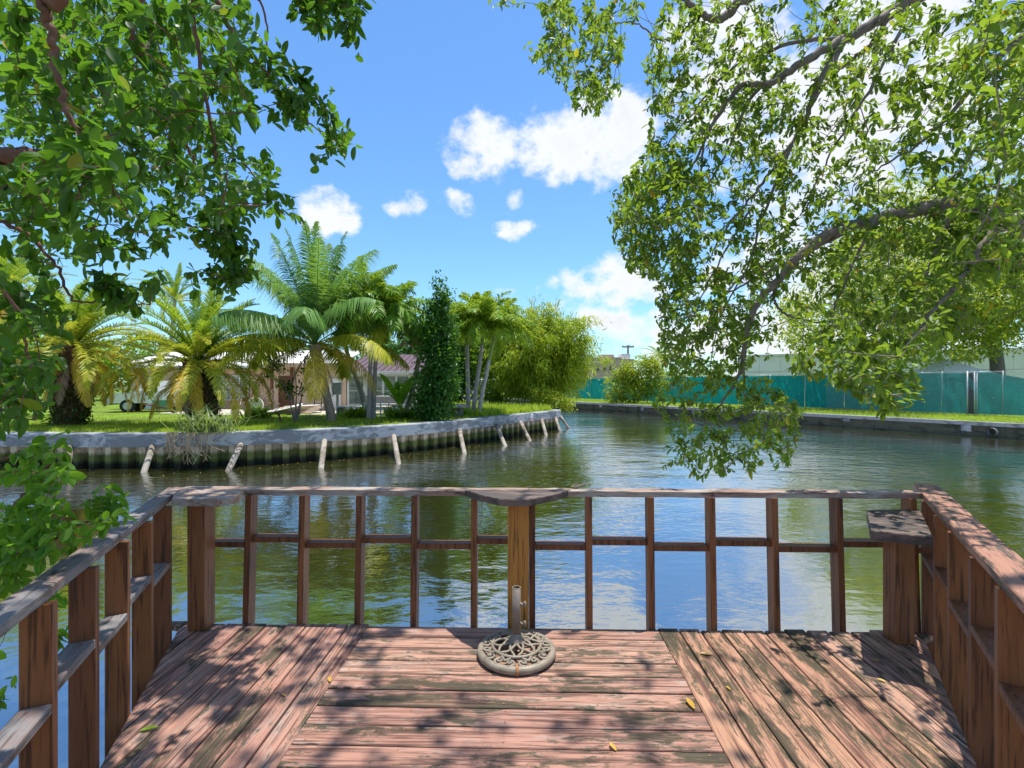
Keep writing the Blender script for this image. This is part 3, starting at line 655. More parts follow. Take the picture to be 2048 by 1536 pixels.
def big_tree(root, limbs, clusters, leafmat, barkmat, tpl, leaf_len, nleaf, spr, name_leaf='leaf', keep=300, twig=.003, bark_n=8):
    """limbs: list of (points, radius0, radius1, mesh name); clusters joined to the limbs by a spanning tree of twigs"""
    nodes = []
    for (pts, r0, r1, nm) in limbs:
        P = smooth_path(pts, 8); 
        k = np.linspace(0, 1, len(P)); P[1:-1] += RNG.normal(0, .006, (len(P)-2, 3)); m = MB(); m.tube(P, r0+(r1-r0)*k**.8, bark_n); m.build(nm, barkmat, root, True); nodes.append(P[::2])
    nodes = np.vstack(nodes); C = np.array(clusters); n = len(C)
    # Prim: every cluster hangs on the nearest thing already in the tree
    d = np.linalg.norm(C[:, None]-nodes[None], axis=2); par = nodes[d.argmin(1)]; best = d.min(1); done = np.zeros(n, bool); order = []
    for _ in range(n):
        i = int(np.where(done, 1e9, best).argmin()); done[i] = True; order.append((par[i].copy(), C[i])); q = np.linalg.norm(C-C[i], axis=1)
        upd = (q < best*.98) & ~done; best[upd] = q[upd]; par[upd] = C[i]
    tw = MB(); B = []; Rm = []; S = []
    for a, b in order:
        L = np.linalg.norm(b-a); dv = unit(b-a); mid = (a+b)/2+RNG.normal(0, .06*L, 3)+np.array((0, 0, .05*L))
        tw.tube([a, mid, b], [twig*(1+1.2*L), twig*(.9+.6*L), twig*.7], 4, False)
        dd = dv*.8+np.array((0, 0, -.35))+RNG.normal(0, .45, 3); p, r_, s = spray(b, dd, int(RNG.integers(*nleaf)), RNG.uniform(*spr), leaf_len); B.append(p); Rm.append(r_); S.append(s)
    B = np.vstack(B); Rm = np.concatenate(Rm); S = np.concatenate(S); tw.build('twigs', barkmat, root, True)['kind'] = 'stuff'
    u = B[:, 0]/np.maximum(B[:, 1], .01); w = (B[:, 2]-CAMH)/np.maximum(B[:, 1], .01); vis = (B[:, 1] > .3) & (abs(u) < 1.02) & (abs(w) < .76)
    app = np.where(vis, S/np.maximum(B[:, 1], .3), 0); big = np.argsort(-app)[:keep]; rest = np.ones(len(B), bool); rest[big] = False
    cur = RNG.random(len(B)) < .3; off = np.array(wloc(root)); g1 = rest & ~cur; g2 = rest & cur                  # a third of the leaves are curled
    V, Fc, k = stamp(tpl, B[g1]-off, Rm[g1], S[g1]); V2, F2, k = stamp(CURLED, B[g2]-off, Rm[g2], S[g2]); rnd = np.repeat(RNG.uniform(0, 1, rest.sum()), k); Fc = np.vstack([Fc, F2+len(V)]); V = np.vstack([V, V2])
    fo = link('foliage', np_mesh('foliage', V, Fc, leafmat, rnd), root); fo['kind'] = 'stuff'
    me = np_mesh(name_leaf, tpl[0], tpl[1], leafmat, None, True); me2 = np_mesh(name_leaf, *CURLED, leafmat, None, True)
    for i in big:
        o = link(name_leaf, me2 if cur[i] else me, root); o.matrix_local = Matrix.LocRotScale(Vector(B[i])-wloc(root), Matrix(Rm[i].tolist()).to_quaternion(), Vector((S[i],)*3))
    return len(B)
def scatter(polys, rng=RNG):
    """polys: (outline in photograph pixels, count, depth function) -> points"""
    out = []
    for poly, n, fn in polys:
        xs = [p[0] for p in poly]; ys = [p[1] for p in poly]; k = 0
        while k < n:
            x = rng.uniform(min(xs), max(xs)); y = rng.uniform(min(ys), max(ys))
            if inpoly(poly, x, y): out.append(px(x, y, fn(x, y))); k += 1
    return out
def shade(n, dens, h0, h1):
    """leaf clusters high over the deck (above the picture) where the deck lies in their broken shade"""
    out = []
    while len(out) < n:
        x = RNG.uniform(-2.4, 2.2); y = RNG.uniform(.2, 3.4)
        if RNG.random() > dens(x, y): continue
        h = RNG.uniform(h0, h1); p = np.array((x, y, DECK))+np.array(SUN_TO)/SUN_TO.z*h
        if (p[2]-CAMH)/p[1] > .80: out.append(p)
    return out

# ================================================================ RIGHT TREE (reaches over deck and canal)
tr = thing('tree', (6.6, -.6, DECK-.15), 'spreading tree with grey limbs and small leaves hanging over the water', 'tree')
def pl(pts, d0, d1):
    n = len(pts); return [px(u, v, d0+(d1-d0)*i/(n-1)) for i, (u, v) in enumerate(pts)]
T0 = np.array((6.6, -.6, DECK-.2))
limbs = [([T0, T0+(-.1, .1, 1.2), T0+(-.3, .4, 2.6), T0+(-.5, .6, 4.2), T0+(-.7, .8, 6.0), T0+(-1.2, 1.2, 8.0)], .34, .12, 'trunk'),
 ([T0+(-.3, .4, 2.4), (5.2, 1.9, 4.05)]+pl([(2140, 445), (2000, 432), (1930, 410), (1850, 416), (1750, 440), (1660, 466), (1600, 512), (1555, 562), (1515, 605), (1492, 680), (1478, 750), (1440, 810), (1405, 850)], 3.7, 5.0), .095, .006, 'branch'),
 ([T0+(-.5, .6, 4.4), (5.0, 2.3, 6.9)]+pl([(1920, -60), (1830, -8), (1790, 22), (1700, 72), (1605, 125), (1545, 166), (1480, 172), (1432, 240), (1408, 290), (1400, 385)], 4.6, 5.0), .085, .008, 'branch'),
 (pl([(1690, 80), (1640, 160), (1612, 235), (1585, 285), (1545, 340), (1490, 410), (1445, 465), (1420, 520)], 4.72, 5.2), .034, .005, 'branch'),
 (pl([(1780, 28), (1740, 90), (1690, 130), (1650, 170), (1600, 260), (1560, 340)], 4.65, 5.6), .026, .005, 'branch'),
 ([T0+(-.6, .7, 5.2), (4.6, 3.0, 8.0)]+pl([(1560, -60), (1482, -2), (1455, 30), (1422, 36), (1385, 16), (1365, -6), (1300, -40), (1200, -40), (1140, 0), (1150, 70)], 5.0, 5.0), .07, .006, 'branch'),
 (pl([(1395, 25), (1370, 60), (1345, 78), (1318, 80), (1290, 58), (1262, 44), (1225, 48)], 5.0, 5.1), .016, .005, 'branch'),
 (pl([(2020, 435), (1975, 478), (1935, 540), (1900, 585), (1850, 640), (1810, 700), (1790, 770)], 3.6, 3.6), .032, .004, 'branch'),
 (pl([(1555, 562), (1548, 590), (1560, 620), (1600, 640), (1680, 650), (1740, 640)], 4.6, 4.8), .018, .004, 'branch'),
 (pl([(1500, 655), (1488, 720), (1490, 790), (1500, 830), (1530, 880)], 4.8, 4.9), .012, .004, 'branch'),
 (pl([(1720, 445), (1640, 490), (1560, 515), (1480, 560), (1420, 620)], 4.1, 5.3), .028, .005, 'branch'),
 (pl([(2060, 60), (1980, 130), (1900, 230), (1820, 300), (1740, 345)], 4.2, 4.6), .035, .006, 'branch'),
 (pl([(1560, 150), (1500, 200), (1440, 330), (1360, 430), (1300, 480)], 4.9, 5.4), .022, .005, 'branch'),
 (pl([(1500, 420), (1440, 520), (1400, 600), (1368, 690)], 5.1, 5.2), .012, .004, 'branch'), (pl([(1585, 285), (1528, 430), (1500, 520), (1440, 640), (1420, 730)], 4.9, 5.2), .018, .004, 'branch'),
 (pl([(1600, 512), (1500, 562), (1420, 605), (1345, 640)], 4.45, 5.2), .014, .004, 'branch'), (pl([(1700, 72), (1560, 92), (1450, 150), (1380, 232), (1325, 300)], 4.75, 5.3), .024, .005, 'branch'),
 (pl([(1408, 290), (1352, 380), (1300, 440), (1250, 485)], 5.0, 5.3), .014, .004, 'branch'), (pl([(1750, 440), (1700, 540), (1660, 640), (1642, 710)], 4.05, 4.5), .016, .004, 'branch'),
 (pl([(1830, -5), (1762, 140), (1700, 240), (1650, 330), (1600, 430)], 4.65, 5.0), .022, .005, 'branch'), (pl([(1930, 412), (1880, 470), (1850, 560), (1790, 630), (1720, 690)], 3.75, 4.2), .018, .004, 'branch'),
 ([T0+(-.7, .8, 5.8), (4.0, 2.2, 8.6), (1.8, 2.6, 9.0), (-.4, 2.8, 8.6), (-1.6, 2.9, 8.2)], .10, .02, 'branch'),
 ([(3.0, 2.4, 8.85), (1.6, 1.4, 8.4), (.2, 1.2, 8.0), (-1.0, 1.4, 7.6)], .05, .015, 'branch')]
dR = lambda x, y: 5.1+RNG.normal(0, .55) if x < 1650 else 5.1-(x-1650)/400*1.5+RNG.normal(0, .6)
rp = [([(1070, 0), (1290, 0), (1262, 60), (1240, 90), (1242, 190), (1215, 235), (1150, 222), (1110, 160), (1062, 130), (1078, 60)], 210, dR), ([(990, 0), (1042, 0), (1010, 36)], 4, dR),
 ([(1300, 70), (1285, 200), (1330, 250), (1275, 320), (1232, 400), (1222, 475), (1245, 525), (1290, 560), (1335, 600), (1312, 680), (1330, 740), (1420, 770), (1500, 770), (1520, 640), (1600, 560), (1700, 420), (1700, 100), (1600, 0), (1320, 0)], 800, dR),
 ([(1600, 0), (1700, 100), (1690, 430), (1600, 560), (1640, 640), (1740, 720), (1860, 730), (1960, 560), (2070, 620), (2070, 0)], 860, dR),
 ([(1270, 320), (1232, 400), (1222, 475), (1290, 560), (1380, 560), (1400, 420), (1380, 320)], 220, dR),
 ([(1560, 520), (1720, 470), (1980, 470), (1990, 560), (1840, 700), (1720, 730), (1590, 700)], 90, lambda x, y: 4.6+RNG.normal(0, .5)), ([(1640, 380), (2060, 360), (2060, 520), (1700, 500)], 45, lambda x, y: 3.9+RNG.normal(0, .25)), ([(1300, 90), (1400, 60), (1560, 120), (1620, 260), (1560, 480), (1500, 700), (1420, 770), (1330, 740), (1320, 640), (1345, 590), (1250, 520), (1230, 440), (1280, 310)], 430, lambda x, y: 5.3+RNG.normal(0, .5)), ([(1310, 560), (1560, 520), (1545, 745), (1335, 745)], 130, lambda x, y: 5.0+RNG.normal(0, .4)), ([(1345, 740), (1540, 760), (1598, 840), (1588, 930), (1500, 945), (1390, 965), (1325, 930), (1340, 850), (1295, 835)], 190, lambda x, y: 4.75+RNG.normal(0, .3)),
 ([(1640, 640), (1820, 690), (1835, 790), (1790, 825), (1690, 780), (1570, 740)], 110, lambda x, y: 3.6+RNG.normal(0, .4)),
 ([(1780, 560), (1960, 470), (2060, 480), (2060, 640), (1920, 660), (1850, 720)], 60, lambda x, y: 3.7+RNG.normal(0, .25)),
 ([(1730, 700), (1830, 640), (1850, 760), (1800, 810)], 12, lambda x, y: 3.5+RNG.normal(0, .15)), ([(1560, 800), (1600, 800), (1600, 850), (1570, 860)], 6, dR), ([(1850, 640), (1950, 600), (1960, 680), (1880, 700)], 8, lambda x, y: 3.5+RNG.normal(0, .12)),
 ([(1760, 860-60), (1800, 790), (1790, 830), (1765, 835)], 3, lambda x, y: 3.5)]
def dens(x, y):
    b = .16
    if y < 2.45: b = .55
    if x < -.75 and y < 3.1: b = .9
    if x > .9: b = .16 if y < 2.5 else .05
    if abs(x+.1) < .5 and 2.3 < y < 2.8: b = .5
    return b
sc = shade(270, dens, 6.2, 8.0)
nR = big_tree(tr, limbs, scatter(rp)+sc, M['leaf_right'], M['bark'], LEAF, .066, (7, 12), (.10, .22))

# ================================================================ LEFT TREE
tl = thing('tree', (-5.2, .2, DECK-.15), 'dark leaved tree with long drooping strands beside the left railing', 'tree')
T1 = np.array((-5.2, .2, DECK-.2))
limbs = [([T1, T1+(.1, .1, 1.0), T1+(.3, .3, 2.4), T1+(.6, .7, 4.0), T1+(1.2, 1.2, 5.6)], .26, .10, 'trunk'),
 ([T1+(.2, .2, 1.7), (-3.6, 1.5, 3.5)]+pl([(-110, 318), (0, 312), (70, 309), (140, 322), (200, 352)], 2.2, 2.5), .075, .010, 'branch'),
 ([T1+(.6, .7, 4.0), (-3.6, 2.2, 6.2)]+pl([(232, -60), (246, 0), (262, 62), (300, 120), (342, 200), (352, 242), (372, 292), (390, 330)], 3.2, 3.5), .06, .006, 'branch'),
 ([(-3.6, 2.2, 6.2)]+pl([(60, -80), (85, 0), (100, 60), (116, 150), (146, 246), (190, 312), (222, 350)], 2.0, 2.1), .03, .004, 'branch'),
 ([(-2.6, 2.9, 6.0)]+pl([(370, -40), (382, 20), (400, 120), (420, 250), (446, 390), (462, 445), (474, 560)], 2.9, 3.1), .02, .003, 'branch'),
 ([(-2.2, 3.0, 6.0)]+pl([(420, -30), (440, 10), (470, 80), (522, 132), (562, 192), (605, 235), (680, 290)], 3.0, 3.3), .016, .003, 'branch'),
 ([(-2.0, 3.2, 6.0)]+pl([(500, -30), (522, 10), (536, 100), (540, 180)], 3.1, 3.2), .012, .003, 'branch'),
 ([(-2.2, 3.0, 6.0), (-1.6, 3.0, 5.6)]+pl([(600, -40), (660, 10), (690, 80)], 3.0, 3.0), .014, .003, 'branch'),
 (pl([(352, 242), (400, 265), (460, 290), (520, 370), (570, 430)], 3.3, 3.3), .010, .003, 'branch'),
 (pl([(-60, 440), (0, 445), (60, 470), (110, 530), (150, 600), (215, 600), (300, 610)], 2.6, 2.6), .014, .003, 'branch'),
 (pl([(-80, 520), (0, 560), (40, 640), (60, 740), (70, 840)], 2.2, 2.2), .012, .003, 'branch'),
 ([(-3.6, 2.2, 6.2), (-2.6, 2.4, 7.0), (-1.6, 2.4, 7.3), (-.6, 2.2, 7.2)], .06, .012, 'branch')]
dL = lambda x, y: RNG.choice([2.3, 3.0, 3.8, 4.6], p=[.2, .35, .3, .15])+RNG.normal(0, .25)
lp = [([(0, 0), (500, 0), (505, 110), (520, 240), (475, 285), (555, 340), (600, 430), (585, 455), (500, 415), (465, 435), (380, 445), (365, 490), (300, 500), (230, 500), (150, 520), (60, 540), (0, 540)], 460, dL),
 ([(0, 0), (470, 0), (500, 240), (440, 330), (300, 380), (150, 440), (0, 460)], 420, lambda x, y: 4.9+RNG.normal(0, .4)),
 ([(550, 0), (755, 0), (735, 25), (700, 40), (690, 100), (660, 75), (600, 45), (560, 25)], 34, lambda x, y: 3.0+RNG.normal(0, .12)),
 ([(508, 80), (560, 85), (622, 135), (625, 190), (660, 215), (705, 270), (685, 315), (650, 300), (610, 265), (570, 225), (525, 170)], 46, lambda x, y: 3.15+RNG.normal(0, .12)),
 ([(395, 430), (470, 420), (505, 520), (490, 580), (455, 570), (410, 500)], 44, lambda x, y: 3.1+RNG.normal(0, .15)),
 ([(185, 565), (240, 545), (325, 575), (330, 600), (275, 640), (220, 615)], 15, lambda x, y: 2.6+RNG.normal(0, .08)), ([(370, 540), (440, 530), (440, 600), (390, 590)], 9, lambda x, y: 3.1+RNG.normal(0, .1)),
 ([(0, 590), (95, 590), (100, 750), (75, 830), (25, 850), (0, 840)], 42, lambda x, y: 2.25+RNG.normal(0, .2)),
 ([(20, 270), (220, 260), (260, 430), (120, 450), (60, 400)], 16, lambda x, y: 1.55+RNG.normal(0, .12)), ([(-160, 250), (0, 250), (0, 850), (-160, 800)], 20, lambda x, y: 2.3+RNG.normal(0, .3))]
sc = shade(230, lambda x, y: 1.0 if x < -.7 else .10, 5.0, 6.2)
while len(sc) < 400:                                                  # unseen crown above the picture, added to shade the leaves and deck below
    p = np.array((RNG.uniform(-5.5, -1.0), RNG.uniform(1.2, 5.4), RNG.uniform(5.6, 8.2)))
    if (p[2]-CAMH)/p[1] > .80: sc.append(p)
nL = big_tree(tl, limbs, scatter(lp)+sc, M['leaf_left'], M['bark_red'], LEAFB, .077, (7, 12), (.12, .26), twig=.0026)

# ================================================================ SHRUB OVER THE LEFT RAIL
sb = thing('leafy_shrub', (-2.9, .75, DECK-.15), 'bright green shrub with small oval leaves growing over the left handrail', 'shrub')
T2 = np.array((-2.9, .75, DECK-.2)); limbs = [([T2, T2+(.1, .1, .5), px(-120, 1180, 1.9), px(20, 1130, 1.95), px(110, 1075, 2.0), px(175, 1045, 2.05), px(225, 1010, 2.1)], .02, .003, 'stem'), ([T2, T2+(-.1, .3, .6), px(-60, 1080, 2.1), px(20, 1020, 2.15), px(70, 960, 2.2), px(110, 900, 2.2)], .018, .003, 'stem'), ([T2, T2+(.1, .2, .2), px(-100, 1250, 2.0), px(0, 1180, 2.05), px(60, 1170, 2.1)], .016, .003, 'stem'), ([T2, T2+(-.2, .3, .8), px(-120, 960, 2.2), px(-30, 930, 2.3), px(40, 905, 2.3)], .014, .003, 'stem')]
spz = [([(-60, 880), (60, 885), (130, 905), (140, 960), (90, 1000), (110, 1050), (60, 1130), (0, 1200), (-80, 1200)], 62, lambda x, y: 2.15+RNG.normal(0, .14)), ([(60, 1000), (160, 1010), (180, 1080), (100, 1130), (20, 1190), (0, 1150)], 26, lambda x, y: 1.95+RNG.normal(0, .1)), ([(170, 1000), (235, 985), (250, 1030), (200, 1060)], 7, lambda x, y: 2.0+RNG.normal(0, .04)), ([(70, 1150), (130, 1150), (130, 1300), (90, 1330), (70, 1260)], 8, lambda x, y: 2.3+RNG.normal(0, .1)), ([(-20, 1270), (30, 1240), (30, 1300), (0, 1430), (-20, 1430)], 5, lambda x, y: 2.3)]
M['leaf_shrub'] = leaf_mat('leaf_shrub', [(0, (.035, .12, .012)), (.5, (.07, .20, .015)), (1, (.13, .28, .02))], .5, (.36, .66, .03))
nS = big_tree(sb, limbs, scatter(spz), M['leaf_shrub'], M['bark_red'], LEAFB, .060, (6, 11), (.08, .18), twig=.0013)
print('leaves', nR, nL, nS)
# ================================================================ LEFT BANK: palms
LAWN = CAPL-.03
def lg(u, v): return gp(u, v, LAWN)
M['palm_trunk'] = plain('palm_trunk', (.24, .19, .145), .9, 0, .35, 7, .8)
M['palm_grey'] = plain('palm_grey', (.30, .28, .26), .85, 0, .25, 5, .3)
M['stub'] = plain('stub', (.11, .06, .035), .95, 0, .5, 9, .6)
def fm(n, a, b, c, tr=.35, tc=(.45, .55, .04)): return leaf_mat(n, [(0, a), (.5, b), (1, c)], tr, tc, .42, .3)
M['ph_green'] = fm('ph_green', (.09, .20, .014), (.18, .32, .02), (.32, .44, .04), .42)
M['ph_olive'] = fm('ph_olive', (.24, .29, .02), (.40, .41, .025), (.56, .50, .05), .42)
M['ph_gold'] = fm('ph_gold', (.50, .37, .03), (.66, .50, .05), (.70, .58, .14), .42, (.75, .50, .03))
M['ph_dead'] = fm('ph_dead', (.16, .11, .06), (.24, .17, .10), (.33, .26, .18), .1, (.3, .2, .1))
M['co_green'] = fm('co_green', (.06, .17, .034), (.12, .26, .055), (.22, .36, .10), .4, (.34, .55, .05))
M['ad_green'] = fm('ad_green', (.06, .17, .014), (.12, .28, .02), (.22, .38, .04), .42)
def frond(name, L, nl, ll, elev, bend, mat, width=.03, vee=.5, hang=.3, fwd=.55, stem=.12, seed=0, rib=.02, plumose=0.0):
    """pinnate leaf heading along +X from the origin: rises at elev, bends down by bend radians; returns shared mesh"""
    rng = np.random.default_rng(seed); n = 26; s = np.linspace(0, 1, n); ang = elev-bend*s**1.5; P = np.zeros((n, 3)); st = L/(n-1)
    for i in range(1, n): P[i] = P[i-1]+np.array((math.cos(ang[i]), 0, math.sin(ang[i])))*st
    P[:, 1] += rng.normal(0, 1)*.05*L*s**2
    mb = MB(); mb.tube(P, rib*(1-.85*s)+.004, 5, rnd=.8)
    V = [np.array(mb.V)]; Q = []; off = len(mb.V); Fq = [f for f in mb.F if len(f) == 4]; rn = [.8]*len(Fq)
    for k in range(nl):
        t = stem+(1-stem)*(k+.5)/nl; x = t*(n-1); i = min(int(x), n-2); p = P[i]+(P[i+1]-P[i])*(x-i); T = unit(P[i+1]-P[i]); side = np.array((0, 1., 0)); up = np.cross(T, side)*-1
        if up[2] < 0 and abs(T[2]) < .9: up = -up
        prof = math.sin(math.pi*min(1, (t-stem)/(1-stem)*.88+.10))**.6
        for sg in (-1, 1):
            d = unit(T*(fwd+.5*t**2)+side*sg*math.cos(vee)+up*(math.sin(vee)+rng.normal(0, .17+plumose))+rng.normal(0, .10, 3)); l = ll*prof*rng.uniform(.86, 1.08)
            w = unit(np.cross(d, up))*width*.5; a = p; b = p+d*l*.5+np.array((0, 0, -hang*l*.18)); c = p+d*l*.92+np.array((0, 0, -hang*l*.75))
            V.append(np.array((a-w*.6, a+w*.6, b+w, b-w, c+w*.12, c-w*.12))); Fq += [(off, off+1, off+2, off+3), (off+3, off+2, off+4, off+5)]; r_ = rng.uniform(0, 1); rn += [r_, r_]; off += 6
    return np_mesh(name, np.vstack(V), np.array(Fq), mat, np.array(rn))
def palm_trunk(parent, pts, r0, r1, mat, rings=0, name='trunk'):
    P = smooth_path(pts, 14); k = np.linspace(0, 1, len(P)); r = r0+(r1-r0)*k**.6
    if rings: r = r*(1+.035*np.sign(np.sin(np.arange(len(P))*2.1)))
    m = MB(); m.tube(P, r, 12); return m.build(name, mat, parent, True)
def crown(parent, c, meshes, counts, tilt=.12, off=0.0, nm='frond'):
    """meshes: frond meshes by age, counts of each; placed round the growing point"""
    k = 0; c = np.array(c)-np.array(wloc(parent))
    for me, n in zip(meshes, counts):
        for i in range(n):
            a = off+2*math.pi*(i+.5*(k % 2))/n+random.uniform(-.22, .22); o = link(nm, me, parent); s = random.uniform(.9, 1.1)
            o.location = Vector(c)+Vector((0, 0, -.05*k)); o.rotation_euler = (random.uniform(-tilt, tilt)*2, random.uniform(-tilt, tilt), a); o.scale = (s, s, s)
        k += 1
# date palms
PH = [frond('frond', 3.3, 93, .42, 1.25, .55, M['ph_green'], .035, .55, .15, seed=1), frond('frond', 3.7, 99, .46, .95, 1.0, M['ph_green'], .035, .55, .2, seed=2), frond('frond', 3.9, 99, .46, .62, 1.3, M['ph_olive'], .035, .5, .25, seed=3),
 frond('frond', 3.9, 99, .44, .28, 1.55, M['ph_olive'], .035, .45, .35, seed=4), frond('frond', 3.6, 93, .42, -.05, 1.55, M['ph_gold'], .035, .4, .45, seed=5), frond('frond', 2.7, 81, .36, -.55, 1.0, M['ph_gold'], .035, .3, .6, seed=6), frond('frond', 2.3, 66, .30, -.9, .7, M['ph_dead'], .042, .2, .6, seed=7)]
def date_palm(bu_, bv_, cu_, cv_, label, sc=1.0, counts=(7, 9, 10, 11, 8, 6, 4), off=0):
    b = lg(bu_, bv_); c = px(cu_, cv_, b[1]); t = thing('date_palm', b, label, 'palm', 'date palms on the lawn')
    palm_trunk(t, [b+(0, 0, -.1), b+(0, 0, .35), (b*.4+c*.6), c], .52*sc, .40*sc, M['stub'])
    m = MB(); rng = random.Random(3)
    H = c[2]-b[2]
    for k in range(130):                                              # old leaf bases
        z = .25+(H-.3)*k/130; a = k*2.4; q = .46*sc; p = np.array((b[0]+(c[0]-b[0])*z/H, b[1], b[2]+z)); dv = np.array((math.cos(a), math.sin(a), 0))
        m.tube([p+dv*q*.8, p+dv*(q+.10)+(0, 0, .10), p+dv*(q+.16)+(0, 0, .26)], [.07, .06, .02], 4)
    o = m.build('leaf_bases', M['stub'], t); o['kind'] = 'stuff'
    crown(t, c, PH, counts, .12, off); return t, b, c
dA, bA, cA = date_palm(140, 852, 148, 690, 'date palm with golden drooping fronds rooted nearest the white pickup', 1.05, (10, 13, 14, 14, 11, 7, 4), .4)
dB, bB, cB = date_palm(405, 850, 398, 722, 'date palm with a broad crown behind the tuft spilling over the seawall', .95, (11, 13, 15, 15, 8, 4, 2), 1.1)
dC, bC, cC = date_palm(-30, 836, -10, 600, 'taller date palm half hidden behind the dark drooping branches', .9, (8, 9, 10, 9, 5, 3, 2), .8)
# ivy over the date palm trunks
M['ivy'] = leaf_mat('ivy', [(0, (.012, .045, .010)), (.6, (.03, .09, .016)), (1, (.07, .15, .02))], .3)
def leafball(name, pts, n, size, mat, parent, spread, tpl=LEAF4, upz=.9, flat=0.0):
    """n leaves scattered about the given points"""
    P = np.array(pts); i = RNG.integers(0, len(P), n); pos = P[i]+RNG.normal(0, 1, (n, 3))*np.array(spread); D = unit(RNG.normal(0, 1, (n, 3))+np.array((0, 0, -.2))+unit(pos-P.mean(0))*.7); up = np.array((0, 0, upz))+RNG.normal(0, .55, (n, 3))+unit(pos-P.mean(0))*.5
    V, Fc, k = stamp(tpl, pos-np.array(wloc(parent)), frames(D, up), size*RNG.uniform(.65, 1.25, n)); o = link(name, np_mesh(name, V, Fc, mat, np.repeat(RNG.uniform(0, 1, n), k)), parent); o['kind'] = 'stuff'; return o
for (t, b, c, h) in ((dA, bA, cA, .45), (dB, bB, cB, .85)):
    pts = [np.array((b[0]+(c[0]-b[0])*q*h+.55*math.cos(a), b[1]+.55*math.sin(a), b[2]+q*h*(c[2]-b[2]))) for q in np.linspace(0, 1, 14) for a in np.linspace(2.6, 6.8, 14)]
    leafball('ivy', pts, 1500, .13, M['ivy'], t, (.10, .10, .10))
# coconut palm
CO = [frond('frond', 5.3, 150, .92, 1.42, .35, M['co_green'], .042, .35, .8, .5, .14, 11, .03), frond('frond', 5.4, 150, 1.0, 1.12, .85, M['co_green'], .042, .25, 1.1, .4, .16, 12, .03), frond('frond', 5.0, 145, 1.05, .72, 1.15, M['co_green'], .042, .1, 1.3, .35, .18, 13, .03), frond('frond', 4.6, 120, .86, .30, 1.3, M['ph_olive'], .06, -.05, 1.0, .35, .18, 14, .03), frond('frond', 3.7, 60, .70, -.15, 1.25, M['ph_gold'], .04, -.2, 1.1, .35, .2, 15, .03), frond('frond', 2.4, 60, .4, -1.0, .5, M['ph_dead'], .042, -.4, 1.0, .4, .2, 16, .02)]
b = lg(662, 843); ct = px(640, 738, b[1]); t = thing('coconut_palm', b, 'tall coconut palm with feathery blue green fronds and a ringed leaning trunk', 'palm')
palm_trunk(t, [b+(0, 0, -.1), b+(0, 0, .25), px(655, 800, b[1]), ct, px(634, 716, b[1])], .235, .165, M['palm_trunk'], 1); cc = px(630, 690, b[1])
palm_trunk(t, [px(634, 722, b[1]), cc], .20, .28, M['ph_dead'], 0, 'leaf_sheath')
rec = [(CO[0], [1.35, 4.6, 2.9, .2, 3.7, 5.6, 2.1]), (CO[1], [2.5, 3.4, .3, 1.9, 5.2, 4.2, 3.0, .9, 5.8]), (CO[2], [3.0, 3.5, 2.2, .1, 5.6, 4.3, 2.7, 4.9]), (CO[3], [3.3, 2.8, 3.9, .5, 5.9, 1.4]), (CO[4], [3.15, 5.0, .2]), (CO[5], [3.5, 5.4, .4])]
for me, angs in rec:
    for a in angs:
        o = link('frond', me, t); o.location = Vector(cc-b); o.rotation_euler = (random.uniform(-.2, .2), random.uniform(-.1, .1), a+random.uniform(-.15, .15))
M['coconut'] = plain('coconut', (.16, .20, .04), .6)
for i in range(7):
    a = i*.9; m = MB(); m.lathe([(.0, -.15), (.07, -.12), (.115, -.02), (.10, .08), (.04, .14), (0, .15)], c=px(632, 722, b[1])+np.array((.27*math.cos(a), .27*math.sin(a), -.12-.1*(i % 2))), n=10); m.build('coconut', M['coconut'], t, True)
# slender palms
AD = [frond('frond', 2.7, 56, .62, 1.30, .9, M['ad_green'], .075, .5, .5, .45, .12, 21, .02, .25), frond('frond', 3.0, 60, .70, .95, 1.5, M['ad_green'], .075, .4, .6, .4, .12, 22, .02, .25), frond('frond', 2.9, 60, .70, .55, 1.8, M['ad_green'], .075, .3, .7, .4, .12, 23, .02, .25), frond('frond', 2.6, 54, .62, .1, 1.5, M['ph_olive'], .05, .1, .8, .4, .12, 24, .02, .2)]
AL = [frond('frond', 2.2, 52, .58, 1.25, 1.0, M['ph_green'], .068, .5, .5, .45, .12, 26, .02, .25), frond('frond', 2.5, 54, .6, .85, 1.6, M['ph_green'], .068, .4, .6, .4, .12, 27, .02, .25), frond('frond', 2.4, 52, .58, .45, 1.7, M['ph_green'], .068, .3, .7, .4, .12, 28, .02, .25)]
M['shaft'] = plain('shaft', (.16, .24, .05), .5, 0, .2, 4)
def slim_palm(bu_, bv_, tu, tv, cu_, cv_, label, fr, counts, sc=1.0, group='slender palms by the seawall', r=.10):
    b = lg(bu_, bv_); tp = px(tu, tv, b[1]); c = px(cu_, cv_, b[1]); t = thing('slender_palm', b, label, 'palm', group)
    palm_trunk(t, [b+(0, 0, -.1), b*.66+tp*.34+np.array(((b-tp)[0]*.06, 0, 0)), b*.3+tp*.7, tp], r*1.35, r*.85, M['palm_grey'], 1); palm_trunk(t, [tp, tp*.5+c*.5, c], r*.95, r*.7, M['shaft'], 0, 'crownshaft')
    crown(t, c, fr, counts, .15, random.uniform(0, 6)); return t
slim_palm(735, 833, 690, 690, 686, 640, 'slender grey palm leaning away from the sunroom windows', AD, (7, 9, 9, 2), r=.115)
slim_palm(738, 839, 742, 690, 735, 628, 'straight grey palm beside the coconut palm, left of its close twin', AD, (7, 9, 9, 2), r=.10)
slim_palm(746, 838, 752, 700, 772, 648, 'straight grey palm close beside its twin before the sunroom', AD, (7, 9, 10, 3), r=.10)
slim_palm(937, 828, 934, 690, 930, 655, 'upright slender palm beside the round stone table', AL, (7, 9, 8), r=.11)
